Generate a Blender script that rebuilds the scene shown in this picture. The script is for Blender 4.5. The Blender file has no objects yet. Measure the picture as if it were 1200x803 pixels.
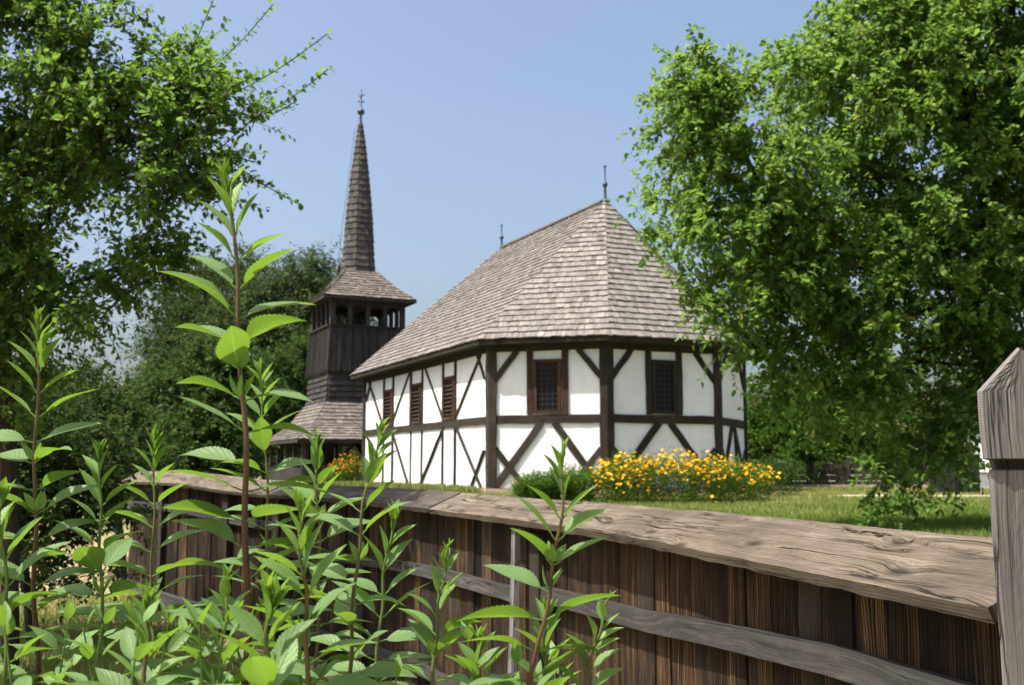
import bpy, math, random
import numpy as np
from math import sin, cos, pi, radians, tan, atan, sqrt
from mathutils import Vector, Matrix, noise as mnoise

# ------------------------------------------------------------------ camera, world, sun
S = bpy.context.scene
EYE = 1.5; PITCH = 0.1171; FPX = 1274.0
cam_d = bpy.data.cameras.new('camera'); cam = bpy.data.objects.new('camera', cam_d)
S.collection.objects.link(cam); S.camera = cam
cam.location = (0, 0, EYE); cam.rotation_euler = (pi/2 + PITCH, 0, 0)
cam_d.sensor_width = 23.6; cam_d.lens = 23.6*FPX/1200
cam_d.clip_start = .05; cam_d.clip_end = 2000
cam_d.dof.use_dof = True; cam_d.dof.focus_distance = 1.9; cam_d.dof.aperture_fstop = 7.5

SUN_AZ, SUN_EL = radians(66.5), radians(63)      # azimuth measured from -Y towards -X
SD = Vector((-sin(SUN_AZ)*cos(SUN_EL), -cos(SUN_AZ)*cos(SUN_EL), sin(SUN_EL)))
W = bpy.data.worlds.new('World'); S.world = W; W.use_nodes = True
nt = W.node_tree; nt.nodes.clear()
sky = nt.nodes.new('ShaderNodeTexSky'); sky.sky_type = 'NISHITA'; sky.sun_disc = False
sky.sun_elevation = SUN_EL; sky.sun_rotation = math.atan2(SD.x, SD.y) % (2*pi)
sky.air_density = 1.0; sky.dust_density = 6.0; sky.ozone_density = 1.3; sky.altitude = 100
bg = nt.nodes.new('ShaderNodeBackground'); bg.inputs['Strength'].default_value = 0.122
wo = nt.nodes.new('ShaderNodeOutputWorld')
nt.links.new(sky.outputs[0], bg.inputs[0]); nt.links.new(bg.outputs[0], wo.inputs[0])
sl = bpy.data.lights.new('sun', 'SUN'); sl.energy = 5.0; sl.angle = radians(.55); sl.color = (1, .955, .87)
so = bpy.data.objects.new('sun', sl); S.collection.objects.link(so)
so.rotation_euler = SD.to_track_quat('Z', 'Y').to_euler()
S.view_settings.view_transform = 'Standard'; S.view_settings.look = 'None'
S.view_settings.exposure = 0.98; S.view_settings.gamma = 1; S.view_settings.use_curve_mapping = False
S.render.engine = 'CYCLES'
S.cycles.max_bounces = 7; S.cycles.diffuse_bounces = 3; S.cycles.transmission_bounces = 4
S.cycles.transparent_max_bounces = 4; S.cycles.caustics_reflective = False; S.cycles.caustics_refractive = False
S.cycles.use_denoising = True

R = random.Random(7); NR = np.random.default_rng(7)
C = S.collection

def at(px, py, d):
    """world point seen at photo pixel px,py at distance d along +Y"""
    u = (px-600)/FPX; v = (401.5-py)/FPX
    y = cos(PITCH)-v*sin(PITCH); z = sin(PITCH)+v*cos(PITCH)
    return Vector((u*d/y, d, EYE+z*d/y))

# ------------------------------------------------------------------ materials
class N:
    def __init__(s, name):
        s.m = bpy.data.materials.new(name); s.m.use_nodes = True
        s.t = s.m.node_tree; s.t.nodes.clear()
        s.out = s.t.nodes.new('ShaderNodeOutputMaterial')
    def n(s, typ, ins=None, **kw):
        o = s.t.nodes.new('ShaderNode'+typ)
        for k, v in kw.items(): setattr(o, k, v)
        for k, v in (ins or {}).items(): s.set(o, k, v)
        return o
    def set(s, o, k, v):
        i = o.inputs[k]
        if isinstance(v, bpy.types.NodeSocket): s.t.links.new(v, i)
        elif isinstance(v, bpy.types.Node): s.t.links.new(v.outputs[0], i)
        else:
            if hasattr(i.default_value, '__len__') and len(i.default_value) == 4 and len(v) == 3: v = (*v, 1)
            i.default_value = v
    def ramp(s, fac, stops, interp='LINEAR'):
        o = s.n('ValToRGB', {0: fac}); r = o.color_ramp; r.interpolation = interp
        while len(r.elements) < len(stops): r.elements.new(.5)
        for e, (p, c) in zip(r.elements, stops):
            e.position = p; e.color = (*c, 1) if hasattr(c, '__len__') else (c, c, c, 1)
        return o.outputs[0]
    def mix(s, f, a, b, mode='MIX'):
        o = s.n('MixRGB', {0: f, 1: a, 2: b}, blend_type=mode); return o.outputs[0]
    def math(s, op, a, b=0.0, c=0.0):
        o = s.n('Math', {0: a, 1: b, 2: c}, operation=op); return o.outputs[0]
    def noise(s, vec, scale, detail=4, rough=.55, dist=0):
        o = s.n('TexNoise', {'Vector': vec, 'Scale': scale, 'Detail': detail, 'Roughness': rough, 'Distortion': dist}); return o.outputs[0]
    def mapping(s, vec, sc=(1, 1, 1), loc=(0, 0, 0)):
        return s.n('Mapping', {'Vector': vec, 'Scale': sc, 'Location': loc}).outputs[0]
    def attr(s, name='rnd'): return s.n('Attribute', attribute_name=name).outputs['Fac']
    def uv(s, amount=17.3):
        r = s.attr()
        c = s.n('CombineXYZ', {0: s.math('MULTIPLY', r, amount), 1: s.math('MULTIPLY', r, amount*.61), 2: s.math('MULTIPLY', r, 50)})
        return s.n('VectorMath', {0: s.n('UVMap').outputs[0], 1: c.outputs[0]}, operation='ADD').outputs[0]
    def obj(s): return s.n('TexCoord').outputs['Object']
    def bump(s, h, strength=.5, dist=.01, prev=None):
        i = {'Height': h, 'Strength': strength, 'Distance': dist}
        if prev is not None: i['Normal'] = prev
        return s.n('Bump', i).outputs[0]
    def principled(s, col, rough=.8, normal=None, spec=.3, metal=0):
        i = {'Base Color': col, 'Roughness': rough, 'Specular IOR Level': spec, 'Metallic': metal}
        if normal is not None: i['Normal'] = normal
        return s.n('BsdfPrincipled', i)
    def done(s, sh):
        s.t.links.new(sh.outputs[0], s.out.inputs[0]); return s.m

def wood(name, dark, mid, light, along=1.0, across=14, bump=.6, dist=.004, rough=.85, knots=.0, saw=0, tonevar=.5, ringmix=.35, patch=None, fiss=.8, fsc=(.9, 13)):
    k = N(name); c = k.uv()
    warp = k.noise(k.mapping(c, (along*1.3, across*.22, 1)), 1, 3)
    sep = k.n('SeparateXYZ', {0: c})
    v = k.math('MULTIPLY_ADD', warp, .05, sep.outputs[1])
    if knots:
        vo = k.n('TexVoronoi', {'Vector': k.mapping(c, (2.1, 5.0, 1)), 'Scale': 1.0, 'Randomness': 1.0}, voronoi_dimensions='2D')
        kd = k.math('POWER', k.math('SUBTRACT', 1.0, k.math('MINIMUM', k.math('MULTIPLY', vo.outputs['Distance'], 2.6), 1.0)), 2.0)
        v = k.math('MULTIPLY_ADD', kd, knots, v)
    cc = k.n('CombineXYZ', {0: sep.outputs[0], 1: v, 2: sep.outputs[2]}).outputs[0]
    fine = k.noise(k.mapping(cc, (along*4, across*20, 1)), 1, 6, .7)
    broad = k.noise(k.mapping(cc, (along*1.0, across*1.4, 1)), 1, 5, .6)
    rings = k.n('TexWave', {'Vector': k.mapping(cc, (.25, 1, 1)), 'Scale': across*1.6, 'Distortion': 5.0, 'Detail': 4.0, 'Detail Scale': 1.2}, bands_direction='Y', wave_profile='SIN').outputs[1]
    f = k.mix(.45, broad, fine); f = k.mix(ringmix, f, rings)
    col = k.ramp(f, [(.22, dark), (.5, mid), (.78, light)])
    blot = k.noise(c, 2.2, 5, .6)
    col = k.mix(k.ramp(blot, [(.42, 0.0), (.62, .55)]), col, tuple(x*.45 for x in mid))
    if patch: col = k.mix(k.ramp(k.noise(k.mapping(c, (1.2, 3.5, 1), (4, 4, 4)), 1, 5, .7), [(.52, 0.0), (.66, .75)]), col, patch)
    t = k.math('MULTIPLY_ADD', k.attr(), tonevar, 1-tonevar*.5)
    col = k.mix(1.0, col, k.n('CombineColor', {0: t, 1: t, 2: t}).outputs[0], 'MULTIPLY')
    crack = k.noise(k.mapping(cc, (along*.9, across*3.2, 1), (7, 3, 0)), 1, 3, .5)
    ck = k.ramp(crack, [(.27, 0.0), (.33, 1.0)])
    col = k.mix(ck, tuple(x*.25 for x in dark), col)
    h = k.math('MULTIPLY_ADD', ck, 1.2, k.math('MULTIPLY_ADD', rings, .15, k.math('ADD', fine, k.math('MULTIPLY', broad, .4))))
    sp_ = k.noise(k.mapping(c, (along*9, across*16, 1), (3, 1, 0)), 1, 4, .7); col = k.mix(k.ramp(sp_, [(.30, .6), (.46, 0.0)]), col, tuple(x*.5 for x in dark))
    fn_ = k.noise(k.mapping(cc, (fsc[0], fsc[1], 1), (1.7, 9.1, 0)), 1, 5, .6)
    fa = k.ramp(k.math('ABSOLUTE', k.math('SUBTRACT', fn_, .5)), [(0.0, 1.0), (.016, 0.0)])
    fm_ = k.ramp(k.noise(k.mapping(c, (1.1, 6, 1), (5, 2, 0)), 1, 3), [(.46, 0.0), (.56, 1.0)])
    fi = k.math('MULTIPLY', k.math('MULTIPLY', fa, fm_), fiss)
    col = k.mix(fi, col, tuple(x*.3 for x in dark)); h = k.math('MULTIPLY_ADD', fi, -1.6, h)
    if knots:
        kk = k.ramp(kd, [(.45, 0.0), (.8, .8)]); col = k.mix(kk, col, tuple(x*.5 for x in dark))
    if saw:
        sw = k.n('TexWave', {'Vector': c, 'Scale': saw, 'Distortion': 2.0, 'Detail': 3.0, 'Detail Scale': 3.0}, bands_direction='X').outputs[1]
        swm = k.math('MULTIPLY', sw, k.ramp(k.noise(k.mapping(c, (3, 10, 1)), 1, 4), [(.4, .0), (.75, .28)]))
        col = k.mix(swm, col, tuple(x*.4 for x in mid))
        h = k.math('MULTIPLY_ADD', swm, -.5, h)
    return k.done(k.principled(col, rough, k.bump(h, bump, dist), .2))

def leafmat(name, stops, trans=(.25, .45, .04), tf=.35, rough=.45, spec=.35, back=None):
    k = N(name); r = k.attr()
    col = k.ramp(r, stops)
    if back is not None:
        g = k.n('NewGeometry').outputs['Backfacing']; col = k.mix(g, col, k.mix(.65, col, back))
    p = k.principled(col, rough, None, spec)
    tr = k.n('BsdfTranslucent', {'Color': k.mix(.55, col, trans)})
    return k.done(k.n('MixShader', {0: tf, 1: p.outputs[0], 2: tr.outputs[0]}))

def plain(name, col, rough=.7, spec=.3, metal=0, var=.25, sc=8, bump=.3):
    k = N(name); o = k.obj(); n = k.noise(o, sc, 5)
    c = k.mix(k.ramp(n, [(.3, 0.0), (.7, 1.0)]), tuple(x*(1-var) for x in col), tuple(min(1, x*(1+var)) for x in col))
    return k.done(k.principled(c, rough, k.bump(n, bump, .01), spec, metal))

M = {}
M['cap'] = wood('weathered_cap_wood', (.035, .026, .019), (.155, .124, .092), (.40, .34, .265), .8, 22, 1.0, .007, knots=.035, tonevar=.1, ringmix=.10, patch=(.085, .066, .05), fiss=1.0, fsc=(.7, 16))
M['cap_dark'] = wood('blackened_shaded_cap_wood', (.014, .012, .010), (.085, .071, .059), (.27, .23, .19), .8, 20, 1.0, .007, tonevar=.1, ringmix=.2, patch=(.02, .017, .015), fiss=1.0, fsc=(.7, 16))  # far plank: black weathering, with dappled tree shade also put into the colour
M['rail'] = wood('grey_rail_wood', (.012, .011, .010), (.045, .042, .039), (.15, .14, .13), .5, 26, .9, .004, tonevar=.3, ringmix=.05, fiss=1.0, fsc=(.8, 22), patch=(.03, .028, .026))
M['post'] = wood('sawn_post_wood', (.07, .065, .062), (.19, .178, .17), (.33, .31, .30), .7, 22, .9, .0025, saw=70, tonevar=.1, ringmix=.12, patch=(.12, .11, .105), fiss=1.0, fsc=(.8, 18))
M['timber'] = wood('dark_frame_timber', (.008, .006, .005), (.032, .025, .019), (.085, .067, .05), 1.0, 12, .8, .01, tonevar=.6)
M['timber_w'] = wood('warm_frame_timber', (.014, .008, .005), (.055, .027, .014), (.12, .06, .03), 1.0, 12, .8, .01, tonevar=.4)
M['tower_w'] = wood('tower_timber', (.012, .011, .010), (.042, .038, .036), (.085, .08, .077), 1.0, 10, .8, .01, tonevar=.8)
M['tower_sh'] = wood('tower_shingle_dark', (.015, .014, .013), (.05, .046, .043), (.09, .083, .078), 1.0, 10, .5, .01, tonevar=.9)
# stained boards: black weathering with long ochre streaks
k = N('stained_board_wood'); c = k.uv(); sp0 = k.n('SeparateXYZ', {0: c})
wv = k.math('MULTIPLY_ADD', k.noise(k.mapping(c, (1.6, 7, 1)), 1, 2), .07, sp0.outputs[1]); cc = k.n('CombineXYZ', {0: sp0.outputs[0], 1: wv, 2: sp0.outputs[2]}).outputs[0]
st = k.noise(k.mapping(cc, (1.1, 46, 1)), 1, 7, .68); rg_ = k.n('TexWave', {'Vector': k.mapping(cc, (.12, 1, 1)), 'Scale': 24.0, 'Distortion': 6.0, 'Detail': 3.0}, bands_direction='Y').outputs[1]
st2 = k.mix(.22, st, rg_); big_ = k.noise(k.mapping(c, (1.5, 4.5, 1), (2, 2, 0)), 1, 5, .62)
cl = k.ramp(st2, [(.33, (.004, .003, .0025)), (.46, (.022, .012, .006)), (.57, (.075, .042, .018)), (.70, (.21, .125, .055))])
cl = k.mix(k.ramp(big_, [(.44, .92), (.60, 0.0)]), cl, (.010, .0075, .006))
grey_ = k.ramp(k.noise(k.mapping(c, (.9, 3, 1), (8, 1, 0)), 1, 4), [(.55, 0.0), (.7, .45)]); cl = k.mix(grey_, cl, k.mix(st, (.02, .018, .016), (.12, .105, .09)))
t = k.math('MULTIPLY_ADD', k.attr(), 1.3, .36); cl = k.mix(1.0, cl, k.n('CombineColor', {0: t, 1: t, 2: t}).outputs[0], 'MULTIPLY')
M['board'] = k.done(k.principled(cl, .85, k.bump(k.math('MULTIPLY_ADD', big_, .3, st2), 1.0, .006), .15))
M['shingle'] = wood('grey_wood_shingle', (.085, .074, .065), (.22, .198, .178), (.32, .294, .268), 1.2, 9, .7, .008, tonevar=.5, ringmix=.15)
M['shingle_t'] = wood('brown_wood_shingle', (.075, .065, .056), (.17, .148, .13), (.25, .222, .198), 1.2, 9, .7, .008, tonevar=.8, ringmix=.15)
M['shingle_s'] = wood('spire_shingle', (.035, .032, .029), (.088, .08, .073), (.15, .138, .127), 1.2, 9, .7, .008, tonevar=.8, ringmix=.15)
M['bark'] = wood('bark', (.025, .018, .013), (.08, .06, .045), (.16, .125, .1), 2, 12, 1, .02)
M['iron'] = plain('iron', (.05, .055, .065), .5, .4, .6)
M['glass'] = plain('window_glass', (.008, .008, .009), .5, .12, var=.1, bump=.0)
M['lead'] = plain('lead_bars', (.028, .026, .026), .7, .2)
M['dark'] = plain('dark_interior', (.012, .010, .009), .9)
M['plinth'] = plain('plinth_stone', (.30, .24, .18), .9, sc=5, var=.35)
M['path'] = plain('path_gravel', (.38, .33, .27), .95, sc=9, var=.2)
k = N('white_plaster'); o = k.obj()
n1 = k.noise(o, 1.3, 5, .6); n2 = k.noise(o, 14, 5, .6)
cl = k.mix(k.ramp(n1, [(.35, 0.0), (.7, .7)]), (.70, .715, .74), (.65, .665, .69))
sz = k.n('SeparateXYZ', {0: o}).outputs[2]
stn = k.noise(k.mapping(o, (1, 1, .35)), 3.2, 6, .65); cl = k.mix(k.ramp(stn, [(.52, 0.0), (.75, .35)]), cl, (.47, .43, .37))
crk = k.ramp(k.math('ABSOLUTE', k.math('SUBTRACT', k.noise(o, 1.9, 6, .6), .5)), [(0.0, .5), (.004, 0.0)]); cl = k.mix(crk, cl, (.35, .33, .30))
dirt = k.math('MULTIPLY', k.ramp(sz, [(0.0, 1.0), (.35, 0.0)]), k.ramp(n2, [(.4, 0.0), (.65, .8)]))
cl = k.mix(dirt, cl, (.42, .34, .26))
b = k.bump(n1, .5, .08); b = k.bump(n2, .55, .02, b)
M['plaster'] = k.done(k.principled(cl, .9, b, .15))
M['leaf_r'] = leafmat('mulberry_leaf', [(0, (.036, .082, .016)), (.6, (.088, .175, .034)), (.93, (.18, .28, .065)), (1, (.36, .32, .08))], (.34, .54, .07), .47, .42, .18, (.085, .16, .025))
M['leaf_l'] = leafmat('plum_leaf', [(0, (.026, .062, .014)), (.6, (.062, .125, .024)), (1, (.14, .22, .05))], (.30, .52, .06), .48, .45, .15)
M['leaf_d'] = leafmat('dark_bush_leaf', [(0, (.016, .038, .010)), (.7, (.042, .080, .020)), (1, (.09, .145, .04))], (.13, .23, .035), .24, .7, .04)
M['leaf_far'] = leafmat('olive_leaf', [(0, (.03, .055, .018)), (.6, (.06, .095, .032)), (1, (.11, .15, .06))], (.13, .2, .05), .2, .7, .05)
M['leaf_mid'] = leafmat('mid_green_leaf', [(0, (.025, .06, .008)), (.6, (.05, .11, .014)), (1, (.09, .17, .025))], (.15, .28, .02), .28, .7, .05)
M['grass'] = leafmat('grass_blade', [(0, (.055, .11, .018)), (.5, (.10, .17, .03)), (.8, (.22, .22, .07)), (1, (.34, .28, .13))], (.2, .3, .04), .25, .7, .05)
M['petal'] = leafmat('yellow_petal', [(0, (.72, .30, .008)), (.6, (.85, .46, .012)), (1, (.85, .58, .04))], (.8, .45, .02), .25, .6, .1)
M['petal_o'] = leafmat('orange_petal', [(0, (.7, .18, .008)), (1, (.8, .38, .012))], (.8, .35, .02), .25, .6, .1)
k = N('stem_skin'); r = k.attr()
M['stem'] = k.done(k.principled(k.mix(k.ramp(k.noise(k.mapping(k.uv(), (30, 60, 1)), 1, 4), [(.3, 0.0), (.7, .5)]), k.ramp(r, [(0, (.14, .25, .05)), (.45, (.12, .10, .035)), (1, (.10, .034, .018))]), (.06, .035, .02)), .5, None, .3))
# big serrated leaf: veins from UV (u along, v across -1..1)
k = N('shoot_leaf'); r = k.attr(); uvn = k.n('SeparateXYZ', {0: k.n('UVMap').outputs[0]})
av = k.math('ABSOLUTE', uvn.outputs[1])
mid = k.ramp(av, [(.03, 1.0), (.09, 0.0)])
vv = k.math('SUBTRACT', k.math('MULTIPLY', uvn.outputs[0], 7.0), k.math('MULTIPLY', av, 2.4))
fr = k.math('ABSOLUTE', k.math('SUBTRACT', k.math('FRACT', vv), .5))
vein = k.ramp(fr, [(.0, 1.0), (.10, 0.0)])
vall = k.math('MAXIMUM', mid, k.math('MULTIPLY', vein, .45))
base = k.ramp(r, [(0, (.026, .070, .014)), (.5, (.060, .135, .024)), (.8, (.16, .31, .04)), (1, (.26, .42, .05))])
mott = k.noise(k.obj(), 90, 4); base = k.mix(k.ramp(mott, [(.35, .35), (.7, 0.0)]), base, (.03, .08, .02)); spt = k.noise(k.obj(), 38, 5, .7); base = k.mix(k.ramp(spt, [(.66, 0.0), (.72, .7)]), base, (.24, .20, .05))
col = k.mix(k.math('MULTIPLY', vall, .5), base, (.22, .36, .10))
g = k.n('NewGeometry').outputs['Backfacing']; col = k.mix(k.math('MULTIPLY', g, .45), col, (.20, .30, .13))
hh = k.math('MULTIPLY_ADD', vall, -1.0, k.math('MULTIPLY', mott, .5))
p = k.principled(col, .5, k.bump(hh, .8, .0014), .28)
tr = k.n('BsdfTranslucent', {'Color': k.mix(vall, k.mix(.5, base, (.36, .60, .04)), (.22, .38, .06))})
M['shoot_leaf'] = k.done(k.n('MixShader', {0: .36, 1: p.outputs[0], 2: tr.outputs[0]}))
# ground
k = N('ground_turf'); o = k.obj()
n1 = k.noise(o, .35, 4); n2 = k.noise(o, 6, 6, .7); n3 = k.noise(k.mapping(o, (1, .35, 1)), .8, 4)
green = k.mix(n2, (.045, .085, .018), (.13, .17, .045)); dry = k.mix(n2, (.16, .13, .06), (.36, .30, .16))
sy = k.n('SeparateXYZ', {0: o}).outputs[1]
fy = k.math('MULTIPLY_ADD', k.n('MapRange', {0: sy, 1: 14.0, 2: 26.0}).outputs[0], .35, k.ramp(n3, [(.35, 0.0), (.75, .8)]))
lowz = k.n('MapRange', {0: k.n('SeparateXYZ', {0: o}).outputs[2], 1: .3, 2: .8, 3: .7, 4: 0.0}).outputs[0]
fy = k.math('MINIMUM', k.math('ADD', fy, lowz), 1.0)
M['ground'] = k.done(k.principled(k.mix(fy, green, dry), .95, k.bump(n2, .8, .05), .1))

# ------------------------------------------------------------------ object helpers
def tag(o, label=None, cat=None, group=None, kind=None):
    if label: o['label'] = label
    if cat: o['category'] = cat
    if group: o['group'] = group
    if kind: o['kind'] = kind
    return o
def empty(name, loc=(0, 0, 0), rz=0, **kw):
    o = bpy.data.objects.new(name, None); C.objects.link(o); o.location = loc; o.rotation_euler = (0, 0, rz)
    o.empty_display_size = .2
    return tag(o, **kw)
def link(name, me, mat, parent=None, smooth=False, **kw):
    if mat: me.materials.append(mat)
    if smooth: me.polygons.foreach_set('use_smooth', [True]*len(me.polygons))
    o = bpy.data.objects.new(name, me); C.objects.link(o)
    if parent: o.parent = parent
    return tag(o, **kw)

class MB:
    def __init__(s): s.v = []; s.f = []; s.u = []; s.r = []
    def face(s, pts, uvs, r):
        b = len(s.v); s.v += [tuple(p) for p in pts]; s.f.append(tuple(range(b, b+len(pts)))); s.u += list(uvs); s.r.append(r)
    def grid(s, rows, uvf, r, close=False):
        """rows: list of lists of points sharing verts"""
        b = len(s.v); n = len(rows[0])
        for row in rows: s.v += [tuple(p) for p in row]
        for i in range(len(rows)-1):
            for j in range(n if close else n-1):
                j2 = (j+1) % n
                s.f.append((b+i*n+j, b+i*n+j2, b+(i+1)*n+j2, b+(i+1)*n+j))
                s.u += [uvf(i, j), uvf(i, j+1), uvf(i+1, j+1), uvf(i+1, j)]; s.r.append(r)
    def beam(s, p0, p1, w, t, nrm, seg=1, jit=0, r=None, w1=None, uv0=0.0):
        """bar p0->p1, width w (sideways), thickness t along nrm (p is the centre)"""
        p0, p1, nrm = Vector(p0), Vector(p1), Vector(nrm).normalized()
        d = p1-p0; L = d.length; d.normalize(); side = d.cross(nrm).normalized(); nrm = side.cross(d).normalized()
        r = R.random() if r is None else r; w1 = w if w1 is None else w1
        rows = []
        for i in range(seg+1):
            q = i/seg; c = p0+(p1-p0)*q; ww = w+(w1-w)*q
            if jit: c = c+side*R.uniform(-jit, jit)
            a = ww/2*(1+(R.uniform(-1, 1)*jit*4/max(w, .02) if jit else 0)*.4); h = t/2
            rows.append([c-side*a-nrm*h, c+side*a-nrm*h, c+side*a+nrm*h, c-side*a+nrm*h])
        vs = [0, w, w+t, 2*w+t, 2*w+2*t]
        s.grid(rows, lambda i, j: (uv0+L*i/seg, vs[j]), r, True)
        for row, uo in ((rows[0][::-1], 0), (rows[-1], 3)):
            s.face(row, [(0+uo, 0), (.03+uo, 0), (.03+uo, w), (0+uo, w)], r)
    def box(s, lo, hi, r=None):
        lo, hi = Vector(lo), Vector(hi); c = (lo+hi)/2; d = hi-lo
        if d.z >= max(d.x, d.y): s.beam((c.x, c.y, lo.z), (c.x, c.y, hi.z), d.x, d.y, (0, 1, 0), r=r)
        elif d.x >= d.y: s.beam((lo.x, c.y, c.z), (hi.x, c.y, c.z), d.y, d.z, (0, 0, 1), r=r)
        else: s.beam((c.x, lo.y, c.z), (c.x, hi.y, c.z), d.x, d.z, (0, 0, 1), r=r)
    def tube(s, pts, rad, n=8, r=None, cap=True):
        r = R.random() if r is None else r; pts = [Vector(p) for p in pts]; rows = []; L = [0]
        ref = Vector((.3, .8, .5))
        for i, p in enumerate(pts):
            t = (pts[min(i+1, len(pts)-1)]-pts[max(i-1, 0)]).normalized()
            a = t.cross(ref)
            if a.length < 1e-3: a = t.cross(Vector((1, 0, 0)))
            a.normalize(); b = t.cross(a); rr = rad[i] if hasattr(rad, '__len__') else rad
            rows.append([p+a*rr*cos(2*pi*k/n)+b*rr*sin(2*pi*k/n) for k in range(n)])
            if i: L.append(L[-1]+(p-pts[i-1]).length)
        s.grid(rows, lambda i, j: (L[i], j*.02), r, True)
        if cap:
            s.face(rows[0][::-1], [(0, 0)]*n, r); s.face(rows[-1], [(0, 0)]*n, r)
    def lathe(s, prof, c=(0, 0, 0), n=12, r=0.5):
        rows = [[(c[0]+q*cos(2*pi*k/n), c[1]+q*sin(2*pi*k/n), c[2]+z) for k in range(n)] for q, z in prof]
        s.grid(rows, lambda i, j: (prof[i][1], j*.05), r, True)
    def build(s, name, mat, parent=None, smooth=False, **kw):
        me = bpy.data.meshes.new(name); me.from_pydata(s.v, [], s.f)
        uv = me.uv_layers.new(name='UVMap'); uv.data.foreach_set('uv', np.array(s.u, dtype=np.float32).ravel())
        a = me.attributes.new('rnd', 'FLOAT', 'FACE'); a.data.foreach_set('value', np.array(s.r, dtype=np.float32))
        me.update()
        return link(name, me, mat, parent, smooth, **kw)

def np_mesh(name, V, F, rnd, mat, parent=None, UV=None, smooth=False, **kw):
    """V (n,3); F (m,k) k=3/4 ; rnd (m,)"""
    me = bpy.data.meshes.new(name); m, kk = F.shape
    me.vertices.add(len(V)); me.vertices.foreach_set('co', V.astype(np.float32).ravel())
    me.loops.add(m*kk); me.loops.foreach_set('vertex_index', F.astype(np.int32).ravel())
    me.polygons.add(m); me.polygons.foreach_set('loop_start', np.arange(0, m*kk, kk, dtype=np.int32))
    me.polygons.foreach_set('loop_total', np.full(m, kk, dtype=np.int32))
    if UV is not None:
        uv = me.uv_layers.new(name='UVMap'); uv.data.foreach_set('uv', UV.astype(np.float32).ravel())
    a = me.attributes.new('rnd', 'FLOAT', 'FACE'); a.data.foreach_set('value', rnd.astype(np.float32))
    me.update(calc_edges=True)
    return link(name, me, mat, parent, smooth, **kw)

def nrmz(a): return a/np.maximum(np.linalg.norm(a, axis=-1, keepdims=True), 1e-9)

# small leaf templates: x along, y across, z up
LEAF6 = (np.array([[0, 0, 0], [.38, .30, .05], [.8, .19, .02], [1, 0, -.10], [.8, -.19, .02], [.38, -.30, .05]], float), np.array([[0, 1, 2, 3], [0, 3, 4, 5]]))
LEAF4 = (np.array([[0, 0, 0], [.45, .28, .04], [1, 0, -.05], [.45, -.28, .04]], float), np.array([[0, 1, 2, 3]]))
LEAFN = (np.array([[0, 0, 0], [.45, .16, .03], [1, 0, -.05], [.45, -.16, .03]], float), np.array([[0, 1, 2, 3]]))
def leaves_mesh(name, P, D, U, size, tmpl, rnd, mat, parent=None, **kw):
    T, Fc = tmpl; D = nrmz(D); Sd = nrmz(np.cross(U, D)); U = np.cross(D, Sd)
    V = P[:, None, :]+size[:, None, None]*(T[None, :, 0, None]*D[:, None, :]+T[None, :, 1, None]*Sd[:, None, :]+T[None, :, 2, None]*U[:, None, :])
    n = len(P); F = (np.arange(n)[:, None, None]*len(T)+Fc[None]).reshape(-1, Fc.shape[1])
    return np_mesh(name, V.reshape(-1, 3), F, np.repeat(rnd, len(Fc)), mat, parent, **kw)

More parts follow.
